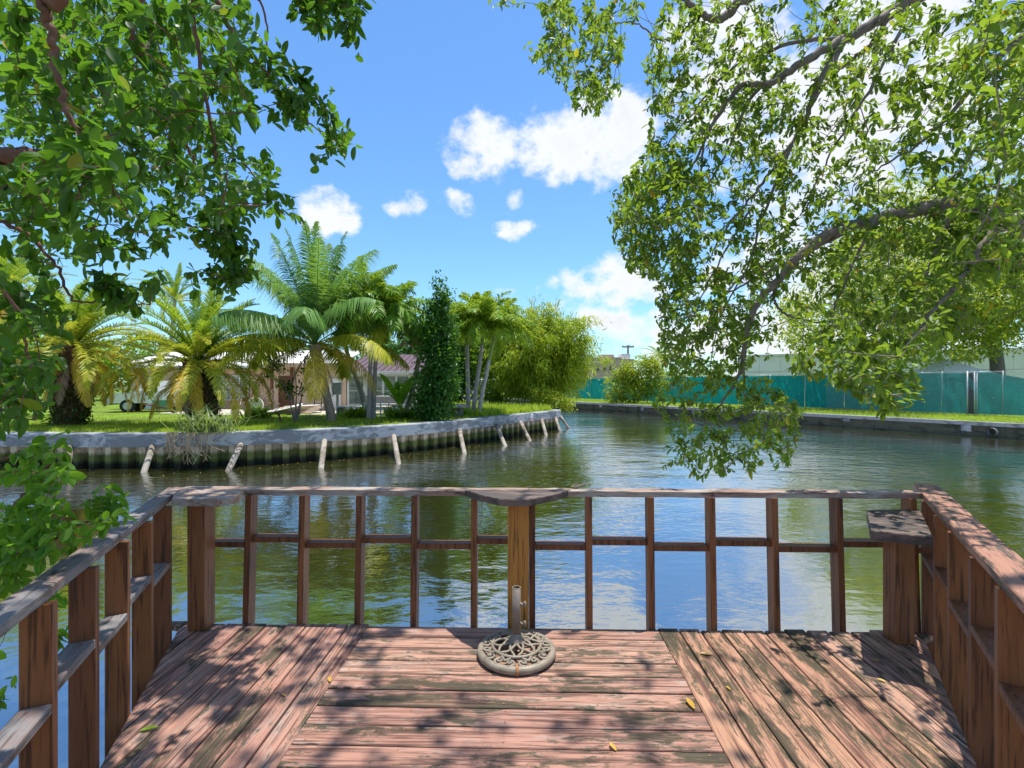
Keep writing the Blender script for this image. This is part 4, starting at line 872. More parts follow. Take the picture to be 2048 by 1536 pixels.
slim_palm(946, 831, 964, 690, 968, 650, 'slender palm leaning right in the pair by the tall grass', AL, (7, 9, 8), r=.105)
slim_palm(957, 832, 978, 720, 990, 668, 'slender palm leaning furthest over the tall grass by the bamboo', AL, (7, 9, 8), r=.105)
# palms further back
def back_palm(u, v, cu_, cv_, label, fr, counts, r=.14):
    b = lg(u, v); c = px(cu_, cv_, b[1]); t = thing('palm_tree', b, label, 'palm', 'palms behind the house')
    palm_trunk(t, [b, b*.5+c*.5, c], r*1.3, r, M['palm_grey']); crown(t, c, fr, counts, .15, random.uniform(0, 6))
back_palm(330, 806, 350, 600, 'distant palm rising behind the roof between the date palms', PH[:4], (5, 7, 7, 6))
back_palm(30, 806, 40, 560, 'distant palm far behind the dark branches', PH[:4], (5, 7, 7, 6)); back_palm(790, 800, 800, 640, 'distant palm behind the sunroom roof', AD[:3], (6, 7, 7)); back_palm(1025, 796, 1010, 640, 'distant palm showing above the bamboo', AD[:3], (6, 7, 6))

# ================================================================ LEFT BANK: shrubs and trees
M['dkgreen'] = leaf_mat('dkgreen', [(0, (.014, .06, .010)), (.5, (.028, .10, .014)), (1, (.06, .17, .02))], .35, (.22, .5, .03))
M['ltgreen'] = leaf_mat('ltgreen', [(0, (.06, .16, .014)), (.5, (.13, .26, .02)), (1, (.25, .39, .03))], .45, (.42, .62, .03))
M['bamboo'] = leaf_mat('bamboo', [(0, (.09, .18, .012)), (.45, (.20, .31, .016)), (.8, (.33, .42, .022)), (1, (.45, .43, .03))], .45, (.55, .66, .03))
M['yellowgreen'] = leaf_mat('yellowgreen', [(0, (.10, .19, .014)), (.5, (.22, .32, .02)), (.9, (.38, .44, .03)), (1, (.48, .42, .04))], .45, (.6, .66, .04))
def bush(name, b, label, cat, blobs, n, size, mat, stems=5, group=None, tpl=LEAF4, r=.03, barkm='bark', clump=.18, part='foliage'):
    """blobs: (dx, dy, dz, rx, ry, rz) ellipsoids filled with leaf clumps"""
    t = thing(name, b, label, cat, group); pts = []; vol = np.array([q[3]*q[4]*q[5] for q in blobs])**.75; pr = vol/vol.sum()
    for _ in range(max(30, n//22)):
        q = blobs[RNG.choice(len(blobs), p=pr)]; d = unit(RNG.normal(0, 1, 3))*RNG.uniform(.35, 1.06)**.6; pts.append(b+np.array(q[:3])+d*np.array(q[3:]))
    for i in range(stems):
        e = pts[RNG.integers(len(pts))]; m = MB(); m.tube(smooth_path([b+RNG.normal(0, .05, 3)*(1, 1, 0)+(0, 0, -.08), b+(e-b)*.45+RNG.normal(0, .08, 3), e], 5), np.linspace(r, r*.25, 11), 6); m.build('stem', M[barkm], t, True)
    leafball(part, pts, n, size, mat, t, (clump,)*3, tpl); return t
b = lg(868, 841)
bush('columnar_shrub', b, 'tall dark green columnar shrub before the end of the sunroom', 'shrub', [(0, 0, .8, .75, .6, .8), (-.35, 0, 1.7, .55, .5, .7), (.4, 0, 2.0, .6, .5, .9), (.1, 0, 3.0, .7, .6, .8), (-.25, 0, 3.8, .45, .4, .7), (.45, 0, 4.1, .45, .4, .9), (.15, 0, 5.0, .4, .4, .7), (.45, 0, 5.5, .22, .25, .7), (.3, 0, 6.1, .14, .16, .5)], 9000, .19, M['dkgreen'], 4, clump=.20)
# bamboo clump: arching culms hung with narrow leaves
b = np.array((2.0, 36.5, LAWN)); t = thing('bamboo_clump', b, 'yellow green bamboo clump arching over the end of the seawall', 'bamboo'); cul = MB(); pts = []; dirs = []
M['culm'] = plain('culm', (.22, .24, .07), .6)
for i in range(150):
    a = RNG.uniform(0, 6.28); q = RNG.uniform(.2, 1); base = b+np.array((RNG.normal(0, .8), RNG.normal(0, .8), 0)); H = RNG.uniform(3.2, 8.0); reach = RNG.uniform(.5, 4.0)*(1.15 if math.cos(a) > 0 else .9); dv = np.array((math.cos(a), math.sin(a)*.8, 0))
    P = np.array([base+dv*reach*(s**1.7)+np.array((0, 0, H*(1.28*s-.52*s**3.2 if reach > 1.4 else s))) for s in np.linspace(0, 1, 12)])
    P[:, 2] = np.maximum(P[:, 2], LAWN+.15)
    if i < 46: m = MB(); m.tube(P, np.linspace(.035, .006, 12), 5); m.build('culm', M['culm'], t, True)
    for s in RNG.uniform(.05, 1, 26)**.6: x = s*11; j = min(int(x), 10); pts.append(P[j]+(P[j+1]-P[j])*(x-j))
for (x, y, z, rx, ry, rz, k_) in ((0, 0, 2.2, 2.3, 1.6, 2.0, 260), (.9, -.6, 4.0, 2.0, 1.4, 1.6, 240), (-1.3, -.3, 4.4, 1.7, 1.3, 1.8, 220), (.2, 0, 5.8, 1.5, 1.2, 1.3, 180), (2.1, -1.2, 2.4, 1.3, 1.0, 1.6, 160), (2.3, -1.6, 4.4, 1.0, .9, 1.0, 90), (-2.2, 0, 2.4, 1.2, 1, 1.8, 120)):
    for _ in range(k_): d_ = unit(RNG.normal(0, 1, 3))*RNG.uniform(.55, 1.05); pts.append(b+np.array((x, y, z))+d_*np.array((rx, ry, rz)))
BL = blade_template(.17, .3); pts = np.array(pts); n = 52000; idx = RNG.integers(0, len(pts), n); pos = pts[idx]+RNG.normal(0, .22, (n, 3)); pos[:, 2] = np.maximum(pos[:, 2], LAWN+.1)
D = unit(RNG.normal(0, 1, (n, 3))+np.array((0, 0, -.75))+unit(pos-b-np.array((0, 0, 3)))*.5); V, Fc, k = stamp(BL, pos-b, frames(D, np.array((0, -.2, 1.))+RNG.normal(0, .5, (n, 3))), .36*RNG.uniform(.6, 1.3, n)); o = link('foliage', np_mesh('foliage', V, Fc, M['bamboo'], np.repeat((RNG.uniform(0, .5, len(pts))[idx]+RNG.uniform(0, .5, n)), k)), t); o['kind'] = 'stuff'
bush('shrub', np.array((-1.0, 38.5, LAWN)), 'mid green thicket behind the three slender palms', 'shrub', [(0, 0, 1.6, 1.8, 1.0, 1.6), (.8, 0, 3.2, 1.6, 1, 1.5), (-1.0, .5, 3.6, 1.3, 1, 1.6), (.2, .5, 5.0, 1.3, .9, 1.3)], 11000, .24, M['ltgreen'], 6, r=.06, clump=.28)
bush('shrub', np.array((-4.6, 40, LAWN)), 'dark thicket between the columnar shrub and the slender palms', 'shrub', [(0, 0, 1.5, 2.0, 1, 1.6), (-.5, 0, 3.4, 1.7, 1, 1.6), (1.2, 0, 4.2, 1.5, 1, 1.6), (.4, 0, 5.4, 1.2, .8, 1.0)], 9000, .26, M['dkgreen'], 6, r=.06, clump=.3)
bush('shrub', np.array((2.9, 33.2, LAWN)), 'low variegated shrub hanging over the seawall end under the bamboo', 'shrub', [(0, 0, .5, 1.0, .8, .6), (.6, -.4, .3, .7, .6, .5), (-.9, .2, .8, .7, .6, .8)], 2400, .16, M['yellowgreen'], 4, r=.02, clump=.15)
bush('tree', np.array((-8.5, 45, LAWN)), 'dark broad tree rising behind the columnar shrub', 'tree', [(0, 0, 3.4, 3.0, 2, 2.6), (3.2, 0, 3.8, 2.5, 2, 2.6), (-3.4, 0, 3.2, 2.4, 2, 2.4), (4.6, 0, 5.6, 1.3, 1.2, 1.8), (1.6, 0, 6.0, 1.4, 1.2, 1.6)], 15000, .36, M['dkgreen'], 7, r=.12, clump=.4)
bush('tree', np.array((-24, 48, LAWN)), 'dark tree behind the house roof between the date palms', 'tree', [(0, 0, 3.4, 5.0, 2, 2.4), (5.2, 0, 3.2, 4.5, 2, 2.2), (-5.4, 0, 3.6, 4.4, 2, 2.6)], 13000, .38, M['dkgreen'], 7, r=.12, clump=.45)
bush('tree', np.array((-46, 52, LAWN)), 'leafy tree far behind the pickup', 'tree', [(0, 0, 4, 6.0, 3, 3.5), (8, 0, 3.5, 5, 3, 3), (-7, 0, 4, 5, 3, 3.5)], 11000, .45, M['ltgreen'], 7, r=.15, clump=.5)
bush('tree', np.array((3.5, 60, LAWN)), 'tree beyond the bamboo with dark leaves', 'tree', [(0, 0, 3, 2.6, 2, 2.6), (-3, 0, 3.6, 2.6, 2, 3)], 3500, .34, M['dkgreen'], 4, r=.1, clump=.4)
b = lg(592, 845); bush('sapling', b, 'young sapling with a forked dark stem and small leaves by the coconut palm', 'tree', [(-.75, 0, 2.1, .55, .45, .45), (.55, 0, 1.9, .45, .4, .5), (-.2, 0, 1.4, .45, .4, .35), (.6, 0, 2.5, .35, .3, .3), (-1.1, 0, 2.6, .4, .3, .35), (0, 0, 2.9, .3, .3, .3)], 900, .15, M['dkgreen'], 6, r=.035, clump=.12)
# paddle-leaved plants
def paddle(L, w, bend, mat, seed):
    n = 12; V = []; rng = np.random.default_rng(seed); x = z = 0; Fq = []; rn = []
    stem = 3
    for i in range(n+1):
        s = i/n; a = 1.25-bend*s**2; 
        if i: x += math.cos(a)*L/n; z += math.sin(a)*L/n
        q = max(0, (s-.30)/.70); ww = w*math.sin(math.pi*min(1, q*.92+.06))**.7 if q > 0 else .018
        up = ww*.28; V += [(x-math.sin(a)*up*.0, -ww, z+up), (x, 0, z), (x, ww, z+up)]
    for i in range(n):
        for j in (0, 1): Fq.append((i*3+j, i*3+j+1, i*3+4+j, i*3+3+j)); rn.append(rng.uniform(0, 1))
    return np_mesh('leaf', np.array(V), np.array(Fq), mat, np.array(rn), True)
M['banana'] = leaf_mat('banana', [(0, (.06, .17, .014)), (.5, (.11, .26, .02)), (1, (.20, .36, .03))], .5, (.45, .72, .03))
PD = [paddle(1.9, .24, .4, M['banana'], 1), paddle(1.8, .25, .9, M['banana'], 2), paddle(1.5, .22, 1.5, M['banana'], 3), paddle(1.4, .18, 2.3, M['ph_dead'], 4)]
def paddle_plant(bu_, bv_, tu, tv, label, counts, sc=1.0, dead=True):
    b = lg(bu_, bv_); tp = px(tu, tv, b[1]); t = thing('bird_of_paradise_plant', b, label, 'plant', 'paddle leaved plants on the bank')
    palm_trunk(t, [b+(0, 0, -.1), b*.5+tp*.5+np.array((.1, 0, 0)), tp], .11*sc, .10*sc, M['palm_trunk'], 0, 'stem'); c = tp-b
    for me, n in zip(PD, counts):
        for i in range(n):
            o = link('leaf', me, t); o.location = Vector(c)+Vector((0, 0, random.uniform(-.15, .05))); o.rotation_euler = (random.uniform(-.25, .25), 0, 2*math.pi*i/max(n, 1)+random.uniform(-.5, .5)+n); s = sc*random.uniform(.85, 1.1); o.scale = (s, s, s)
paddle_plant(806, 836, 838, 716, 'tall bird of paradise plant with a leaning shaggy trunk before the sunroom', (4, 5, 4, 6), 1.15)
paddle_plant(800, 838, 800, 820, 'low bird of paradise clump at the foot of the leaning one', (4, 4, 3, 0), .95)
paddle_plant(892, 836, 893, 790, 'small banana plant with a bare trunk beside the columnar shrub', (2, 3, 2, 2), .7)
paddle_plant(845, 838, 845, 826, 'short paddle leaved plant under the columnar shrub', (3, 4, 3, 0), .6)
b = np.array((-1.5, 42, LAWN)); t = thing('bird_of_paradise_plant', b, 'dark paddle leaved plant rising highest above the bamboo', 'plant', 'paddle leaved plants on the bank'); palm_trunk(t, [b, b+(-.6, 0, 4), b+(-1.2, 0, 6.3)], .14, .12, M['palm_trunk'], 0, 'stem')
for i in range(11): o = link('leaf', PD[i % 3], t); o.location = (-1.2+random.uniform(-.8, .8), 0, 6.2+random.uniform(-1, .2)); o.rotation_euler = (random.uniform(-.3, .3), 0, i*2.4); o.scale = (1.1,)*3
# low growth along the bank
AG = blade_template(.14, .35)
def tuft(name, b, label, cat, n, L, mat, lean=.8, spread=.12, group=None, tpl=AG):
    t = thing(name, b, label, cat, group); a = RNG.uniform(0, 6.28, n); D = np.c_[np.cos(a)*lean*RNG.uniform(.2, 1, n), np.sin(a)*lean*RNG.uniform(.2, 1, n), np.ones(n)]; V, Fc, k = stamp(tpl, np.c_[RNG.normal(0, spread, (n, 2)), np.zeros(n)], frames(D, np.c_[-np.cos(a), -np.sin(a), np.full(n, .3)]), L*RNG.uniform(.6, 1.2, n))
    o = link('leaves', np_mesh('leaves', V, Fc, mat, np.repeat(RNG.uniform(0, 1, n), k)), t); o['kind'] = 'stuff'; return t
for (u, v, l_, m_, lab) in ((722, 836, .75, 'ltgreen', 'leafy groundcover plant at the foot of the leaning grey palm'), (700, 836, .6, 'ltgreen', 'low leafy plant between the coconut palm and the grey palms'), (788, 838, .7, 'banana', 'bright low plant before the white slatted gate'), (823, 838, .7, 'ltgreen', 'low plant under the leaning shaggy trunk'), (515, 838, .9, 'ph_green', 'grey green spiky tuft before the white dish'), (905, 832, .6, 'ltgreen', 'small leafy plant by the round stone table'), (773, 800, .9, 'ltgreen', 'bright green shrub behind the outdoor sofa'), (712, 806, 1.1, 'ph_olive', 'pale grass clump at the sunroom window')):
    tuft('low_plant', lg(u, v), lab, 'plant', 60, l_, M[m_], 1.0, .2, 'low plants along the bank', blade_template(.28, .3))
# tuft spilling over the seawall with dry roots hanging
M['straw'] = fm('straw', (.30, .21, .12), (.42, .32, .20), (.52, .42, .28), .2, (.5, .4, .2)); M['greyblade'] = fm('greyblade', (.08, .14, .05), (.14, .21, .08), (.22, .28, .12), .35)
b = gp(392, 868, CAPL); t = thing('grass_tuft', b, 'wild grass tuft with dry roots spilling over the seawall cap', 'grass tuft'); n = 260; a = RNG.uniform(0, 6.28, n); rr0 = RNG.uniform(.3, 1.1, n); base = np.c_[RNG.normal(.1, .45, n), RNG.normal(.4, .25, n), np.zeros(n)]
V, Fc, k = stamp(blade_template(.035, .55), base, frames(np.c_[np.cos(a)*rr0, np.sin(a)*rr0, np.ones(n)], np.c_[-np.cos(a), -np.sin(a), np.full(n, .4)]), RNG.uniform(.5, 1.5, n)); o = link('blades', np_mesh('blades', V, Fc, M['greyblade'], np.repeat(RNG.uniform(0, 1, n), k)), t); o['kind'] = 'stuff'
m = MB()
for i in range(60):
    x = RNG.normal(-.1, .42); x = x if i % 3 else RNG.normal(-.75, .12); y0 = .15; dn = RNG.uniform(.25, 1.0)*(1 if i % 3 else .8); P = [(x, y0, .02), (x+RNG.normal(0, .06), -.16, .03), (x+RNG.normal(0, .12), -.22, -dn*.5), (x+RNG.normal(0, .18), -.20+RNG.normal(0, .03), -dn)]; m.tube(smooth_path(P, 4), .008, 3, False, rnd=random.random())
o = m.build('roots', M['straw'], t, local=True); o['kind'] = 'stuff'
# lawn blades: countless
def lawn(name, n, fn, z, L, mat, label):
    pos = []; 
    while len(pos) < n:
        p = fn()
        if p is not None: pos.append((p[0], p[1], z))
    pos = np.array(pos); a = RNG.uniform(0, 6.28, n); q = RNG.uniform(.1, .8, n); V, Fc, k = stamp((np.array([(-.09, 0, 0), (.09, 0, 0), (0, 1, -.15)]), np.array([(0, 1, 2)])), pos, frames(np.c_[np.cos(a)*q, np.sin(a)*q, np.ones(n)], np.c_[-np.cos(a), -np.sin(a), np.full(n, .3)]), RNG.uniform(.4, 1.2, n)*L)
    o = link(name, np_mesh(name, V, Fc, mat, np.repeat(RNG.uniform(0, 1, n), k))); tag(o, label, 'grass', kind='stuff')
M['grass'] = fm('grass', (.12, .23, .016), (.25, .37, .024), (.42, .48, .07), .45, (.6, .75, .04))
WI = resample(WF, .1); WIN = normals2(WI)
def lp1():
    i = RNG.integers(0, len(WI)); d = .45+RNG.exponential(2.6); 
    if d > 12: return None
    p = WI[i]-WIN[i]*d; u = 1024+F*p[0]/p[1]
    if 560 < u < 930 and RNG.random() < (.93 if d < 2.2 else .6): return None
    if d < .9 and RNG.random() < .6: return None
    return p
lawn('grass', 60000, lp1, LAWN-.01, .16, M['grass'], 'bright green grass of the lawn behind the curved seawall')
def lp2():
    u = RNG.uniform(895, 1110); d = RNG.uniform(25, 36); p = px(u, 800, d); j = np.argmin(np.linalg.norm(WI-p[:2], axis=1))
    if np.dot(p[:2]-WI[j], WIN[j]) > -.5 or (u < 940 and d < 27): return None
    return p
lawn('tall_grass', 9000, lp2, LAWN-.01, .48, M['grass'], 'tall sunlit grass below the bamboo clump')
# ================================================================ HOUSE
M['peach'] = plain('peach', (.62, .42, .28), .85, 0, .10, 1.2); M['peach_lt'] = plain('peach_lt', (.68, .49, .34), .85, 0, .08, 1.2)
M['trim'] = plain('trim', (.74, .74, .72), .5, 0, .05); M['roof_m'] = plain('roof_m', (.115, .072, .078), .55, .1, .15, 2); M['roof_w'] = plain('roof_w', (.66, .64, .60), .6, 0, .1)
M['brownwood'] = plain('brownwood', (.17, .075, .04), .8, 0, .3, 6); M['grey_met'] = plain('grey_met', (.36, .37, .38), .5, .3); M['black_met'] = plain('black_met', (.03, .03, .03), .5, .3)
def glass_mat():
    t = NT('window_glass'); n = t.noise(t.coord('Object', (.8, .8, 2.2)), 1, 3, .5)
    return t.done(t.bsdf(t.ramp(n, [(.35, (.12, .17, .155)), (.65, (.33, .41, .37))]), .06, 0, None, .8))
M['glass'] = glass_mat()
h = thing('house', (-12, 31.5, LAWN), 'peach stucco house with a white framed sunroom under a brown metal roof', 'house')
zf = LAWN
boxo('wall', -25.5, -15.2, 33.5, 41, zf-.3, 4.0, M['peach'], h); boxo('wall', -15.1, -10.45, 31.5, 41, zf-.3, 4.02, M['peach_lt'], h)
# sunroom: posts, sills and panes
boxo('knee_wall', -10.4, -6.0, 31.62, 40, zf-.3, 1.55, M['trim'], h); sun_x = [-10.4, -9.75, -8.95, -8.05, -7.15, -6.25, -6.0]
for i, x in enumerate((-10.33, -9.30, -8.98, -8.12, -7.30, -6.47, -6.05)): boxo('mullion', x-.06, x+.06, 31.50, 31.66, 1.2, 3.45, M['trim'], h)
boxo('header', -10.42, -5.95, 31.49, 31.68, 3.28, 3.52, M['trim'], h)
for (a, b_) in ((-10.27, -9.36), (-8.92, -8.18), (-8.06, -7.36), (-7.24, -6.53), (-6.41, -6.11)):
    boxo('pane', a, b_, 31.58, 31.60, 1.56, 3.27, M['glass'], h, 0)
    boxo('glazing_bar', a, b_, 31.55, 31.575, 2.35, 2.39, M['trim'], h, 0)
boxo('wall', -9.36, -9.04, 31.57, 31.63, 1.56, 3.27, M['trim'], h); boxo('wall', -10.4, -6.0, 36.5, 40, 1.2, 3.5, M['peach'], h)
# roofs
def roof(name, x0, x1, y0, z0, y1, z1, mat, seams, th=.06):
    m = MB(); m.add([(x0, y0, z0), (x1, y0, z0), (x1, y1, z1), (x0, y1, z1), (x0, y0, z0-th), (x1, y0, z0-th), (x1, y1, z1-th), (x0, y1, z1-th)], [(0, 1, 2, 3), (7, 6, 5, 4), (0, 4, 5, 1), (1, 5, 6, 2), (2, 6, 7, 3), (3, 7, 4, 0)]); r_ = m.build(name, mat, h)
    x = x0+.12
    while seams and x < x1-.05:
        m = MB(); m.add([(x, y0, z0+.002), (x+.045, y0, z0+.002), (x+.045, y0, z0+.055), (x, y0, z0+.055), (x, y1, z1+.002), (x+.045, y1, z1+.002), (x+.045, y1, z1+.055), (x, y1, z1+.055)], [(0, 1, 2, 3), (7, 6, 5, 4), (0, 4, 5, 1), (1, 5, 6, 2), (2, 6, 7, 3), (3, 7, 4, 0)]); m.build('roof_seam', mat, r_); x += .40
    return r_
roof('roof', -10.7, -5.7, 31.2, 3.60, 36.6, 4.95, M['roof_m'], True); boxo('fascia', -10.7, -5.7, 31.14, 31.195, 3.40, 3.60, M['trim'], h)
roof('roof', -15.4, -10.75, 31.0, 4.10, 36.6, 5.25, M['roof_w'], False, .09); roof('roof', -26, -15.45, 32.9, 4.02, 37.5, 5.2, M['roof_w'], False, .09)
boxo('fascia', -15.4, -10.75, 30.93, 30.99, 3.86, 4.10, M['peach'], h); boxo('fascia', -26, -15.45, 32.83, 32.895, 3.84, 4.02, M['trim'], h)
d = boxo('door', -11.35, -10.75, 31.42, 31.49, zf, 3.15, M['trim'], h); boxo('door_frame', -11.45, -11.36, 31.40, 31.495, zf, 3.3, M['white'], h); boxo('handle', -11.28, -11.2, 31.38, 31.415, 2.1, 2.16, M['grey_met'], d)
w = boxo('window', -19.9, -17.6, 33.42, 33.49, 1.75, 3.35, M['glass'], h)
for i in range(5): boxo('frame_bar', -19.9+i*.56, -19.84+i*.56, 33.38, 33.415, 1.75, 3.35, M['trim'], w)
for z in (1.72, 2.25, 2.8, 3.33): boxo('frame_bar', -19.92, -17.58, 33.385, 33.412, z, z+.05, M['trim'], w)
d = boxo('door', -24.9, -24.1, 33.40, 33.49, zf, 3.3, M['trim'], h); boxo('door_pane', -24.72, -24.3, 33.37, 33.395, 1.5, 3.0, M['glass'], d); boxo('door', -21.6, -21.0, 33.41, 33.49, zf, 3.2, M['trim'], h)
boxo('post', -14.95, -14.8, 30.9, 31.05, zf, 3.85, M['brownwood'], h); boxo('post', -13.9, -13.75, 31.3, 31.42, zf, 3.85, M['brownwood'], h); boxo('dark_opening_slab', -14.7, -14.0, 31.46, 31.495, zf, 3.3, M['brownwood'], h)  # dark brown slab on the wall, its colour standing in for a shaded opening
# patio slab and paving
sheet('patio', [(-20, 28.0), (-14.5, 26.6), (-9.8, 27.2), (-5.5, 29.6), (-5.5, 31.4), (-15.0, 31.4), (-15.1, 33.3), (-20, 33.3)], LAWN+.02, conc_mat('patio', (.50, .44, .37), (.32, .27, .22), .6), .1)

# ================================================================ PICKUP
tk = thing('pickup_truck', (*lg(236, 824)[:2], LAWN), 'white pickup truck parked behind the date palms', 'truck', rotz=R(20))
M['car_white'] = plain('car_white', (.76, .76, .75), .3, 0, .03, spec=.6); M['tyre'] = plain('tyre', (.025, .025, .025), .85); M['chrome'] = plain('chrome', (.42, .43, .45), .3, .7); M['car_glass'] = plain('car_glass', (.05, .07, .08), .08, 0, .1, spec=.8)
prof = [(-.2, .55), (-.2, 1.0), (-.12, 1.12), (1.1, 1.22), (1.25, 1.26), (1.75, 1.80), (1.95, 1.86), (3.1, 1.86), (3.35, 1.25), (5.2, 1.22), (5.2, .55)]
m = MB(); n = len(prof); m.add([(x, -.92 if z < 1.3 else -.78, z) for x, z in prof]+[(x, .92 if z < 1.3 else .78, z) for x, z in prof], [tuple(range(n)), tuple(range(2*n-1, n-1, -1))]+[(i, n+i, n+(i+1) % n, (i+1) % n) for i in range(n)]); m.build('body', M['car_white'], tk, local=True)
boxo('bumper', -.34, -.1, -.93, .93, .45, .72, M['chrome'], tk, .03, True); g = boxo('grille', -.225, -.19, -.55, .55, .76, 1.02, M['black_met'], tk, 0, True)
for i in range(3): boxo('bar', -.24, -.226, -.55, .55, .79+i*.08, .82+i*.08, M['chrome'], g, 0, True)
for s in (-1, 1):
    boxo('headlight', -.23, -.19, s*.72-.14, s*.72+.14, .78, 1.0, M['glass'], tk, .01, True)
    for x in (.75, 4.1):
        m = MB(); m.tube([(x, s*.93, .38), (x, s*.70, .38)], .38, 18); wv = m.build('wheel', M['tyre'], tk, False, True); m = MB(); m.tube([(x, s*.945, .38), (x, s*.90, .38)], .22, 14); m.build('rim', M['chrome'], wv, False, True)
    m = MB(); m.add([(1.55, s*.80, 1.32), (3.1, s*.86, 1.30), (3.0, s*.79, 1.78), (1.95, s*.79, 1.78)], [(0, 1, 2, 3)]); m.build('side_window', M['car_glass'], tk, local=True)
m = MB(); m.add([(1.28, -.7, 1.31), (1.28, .7, 1.31), (1.72, .66, 1.78), (1.72, -.66, 1.78)], [(0, 1, 2, 3)]); m.build('windscreen', M['car_glass'], tk, local=True)

# ================================================================ YARD THINGS
def T(name, u, v, label, cat, rz=0, group=None, dy=0): p = lg(u, v); return thing(name, (p[0], p[1]+dy, LAWN+.021), label, cat, group, rz)
def bars(name, segs, r, mat, par):
    for s in segs: m = MB(); m.tube(s, r, 6); m.build(name, mat, par, True, True)
t = T('hand_truck', 635, 826, 'black hand truck leaning at the peach wall', 'hand truck')
for s in (-.2, .2): bars('upright', [smooth_path([(s, 0, .05), (s, .1, .7), (s*.8, .25, 1.15), (s*.8, .1, 1.35)], 5)], .025, M['black_met'], t)
bars('crossbar', [[(-.2, .02, .15), (.2, .02, .15)], [(-.2, .08, .5), (.2, .08, .5)], [(-.2, .12, .8), (.2, .12, .8)]], .02, M['black_met'], t); boxo('toe_plate', -.22, .22, -.22, .02, .0, .03, M['black_met'], t, 0, True)
t = T('board_pile', 590, 828, 'pile of tilted pale boards lying on the patio', 'boards', .2)
for i in range(6):
    m = MB(); m.box(-1.2, 1.2, -.3, .3, 0, .05, .004); o = m.build('board', M['roof_w'] if i % 2 else M['peach_lt'], t, local=True); o.location = (.15*i-.3, .05*i, .02+.075*i); o.rotation_euler = (0, 0, .2*i); 
m = MB(); m.box(-1.1, 1.1, -.6, .6, 0, .04, .004); o = m.build('sheet', M['roof_w'], t, local=True); o.location = (-.6, -.6, .26); o.rotation_euler = (.05, -.22, .1)
t = T('meter_post', 675, 828, 'grey electric box on a post beside the white door', 'meter box'); boxo('post', -.06, .06, -.05, .05, 0, 1.25, M['grey_met'], t, .005, True); boxo('box', -.22, .22, -.14, .10, 1.05, 1.75, M['grey_met'], t, .02, True)
t = T('trellis', 721, 822, 'black wrought iron arched trellis by the sunroom', 'trellis'); bars('frame', [smooth_path([(-.28, 0, 0), (-.28, 0, .95), (-.2, 0, 1.2), (0, 0, 1.3), (.2, 0, 1.2), (.28, 0, .95), (.28, 0, 0)], 5)], .016, M['black_met'], t); bars('bar', [[(0, 0, 0), (0, 0, 1.3)], [(-.28, 0, .5), (.28, 0, .5)], [(-.28, 0, .9), (.28, 0, .9)]], .012, M['black_met'], t)
t = T('outdoor_sofa', 768, 824, 'outdoor sofa with grey cushions and a dark metal frame', 'sofa'); M['cushion'] = plain('cushion', (.30, .29, .28), .9)
for (x0, x1) in ((-.9, -.02), (.02, .9)): boxo('seat_cushion', x0, x1, -.35, .3, .35, .5, M['cushion'], t, .04, True); boxo('back_cushion', x0, x1, .2, .38, .505, .95, M['cushion'], t, .05, True)
for x in (-.95, .95):
    for y in (-.38, .38): boxo('leg', x-.02, x+.02, y-.02, y+.02, 0, .9, M['black_met'], t, 0, True)
    boxo('armrest', x-.03, x+.03, -.36, .36, .905, .94, M['black_met'], t, 0, True)
boxo('frame', -.92, .92, -.37, .37, .29, .345, M['black_met'], t, 0, True)
t = T('slatted_gate', 762, 836, 'low white slatted gate set on edge behind the low plants', 'gate')
for i in range(5): boxo('slat', -.85+i*.40, -.79+i*.40, -.02, .02, 0, .78, M['white'], t, .004, True)
for z in (.12, .42, .70): boxo('rail', -.87, .87, .021, .05, z, z+.06, M['white'], t, .004, True)
t = T('low_table', 725, 829, 'low long white platform on blocks by the grey palms', 'platform'); boxo('top', -1.3, 1.5, -.35, .35, .38, .44, M['roof_w'], t, .006, True)
for x in (-1.15, .1, 1.35): boxo('block', x-.12, x+.12, -.3, .3, 0, .375, M['cap_conc'], t, .01, True)
t = T('white_dish', 515, 830, 'pale round ribbed dish leaning behind the spiky tuft', 'dish'); m = MB(); m.lathe([(0, 0), (.3, .05), (.42, .16), (.44, .30), (.40, .29), (.3, .10), (0, .05)], n=20); o = m.build('bowl', M['roof_w'], t, True, True); o.rotation_euler = (R(78), 0, 0); o.location = (0, 0, .45); boxo('foot', -.06, .06, .02, .14, 0, .2, M['grey_met'], t, .01, True)
t = T('folding_chair', 487, 830, 'folding chair beside the window of the peach wall', 'chair'); bars('leg', [[(-.22, -.2, 0), (-.22, .25, .9)], [(.22, -.2, 0), (.22, .25, .9)], [(-.22, .25, 0), (-.22, -.2, .5)], [(.22, .25, 0), (.22, -.2, .5)]], .018, M['grey_met'], t); boxo('seat', -.22, .22, -.2, .2, .44, .47, M['brownwood'], t, .01, True); boxo('backrest', -.22, .22, .2, .23, .7, .9, M['brownwood'], t, .01, True)
t = T('wheelbarrow', 325, 828, 'teal wheelbarrow tray standing by the peach wall', 'wheelbarrow', .4); M['teal_p'] = plain('teal_p', (.10, .28, .27), .6)
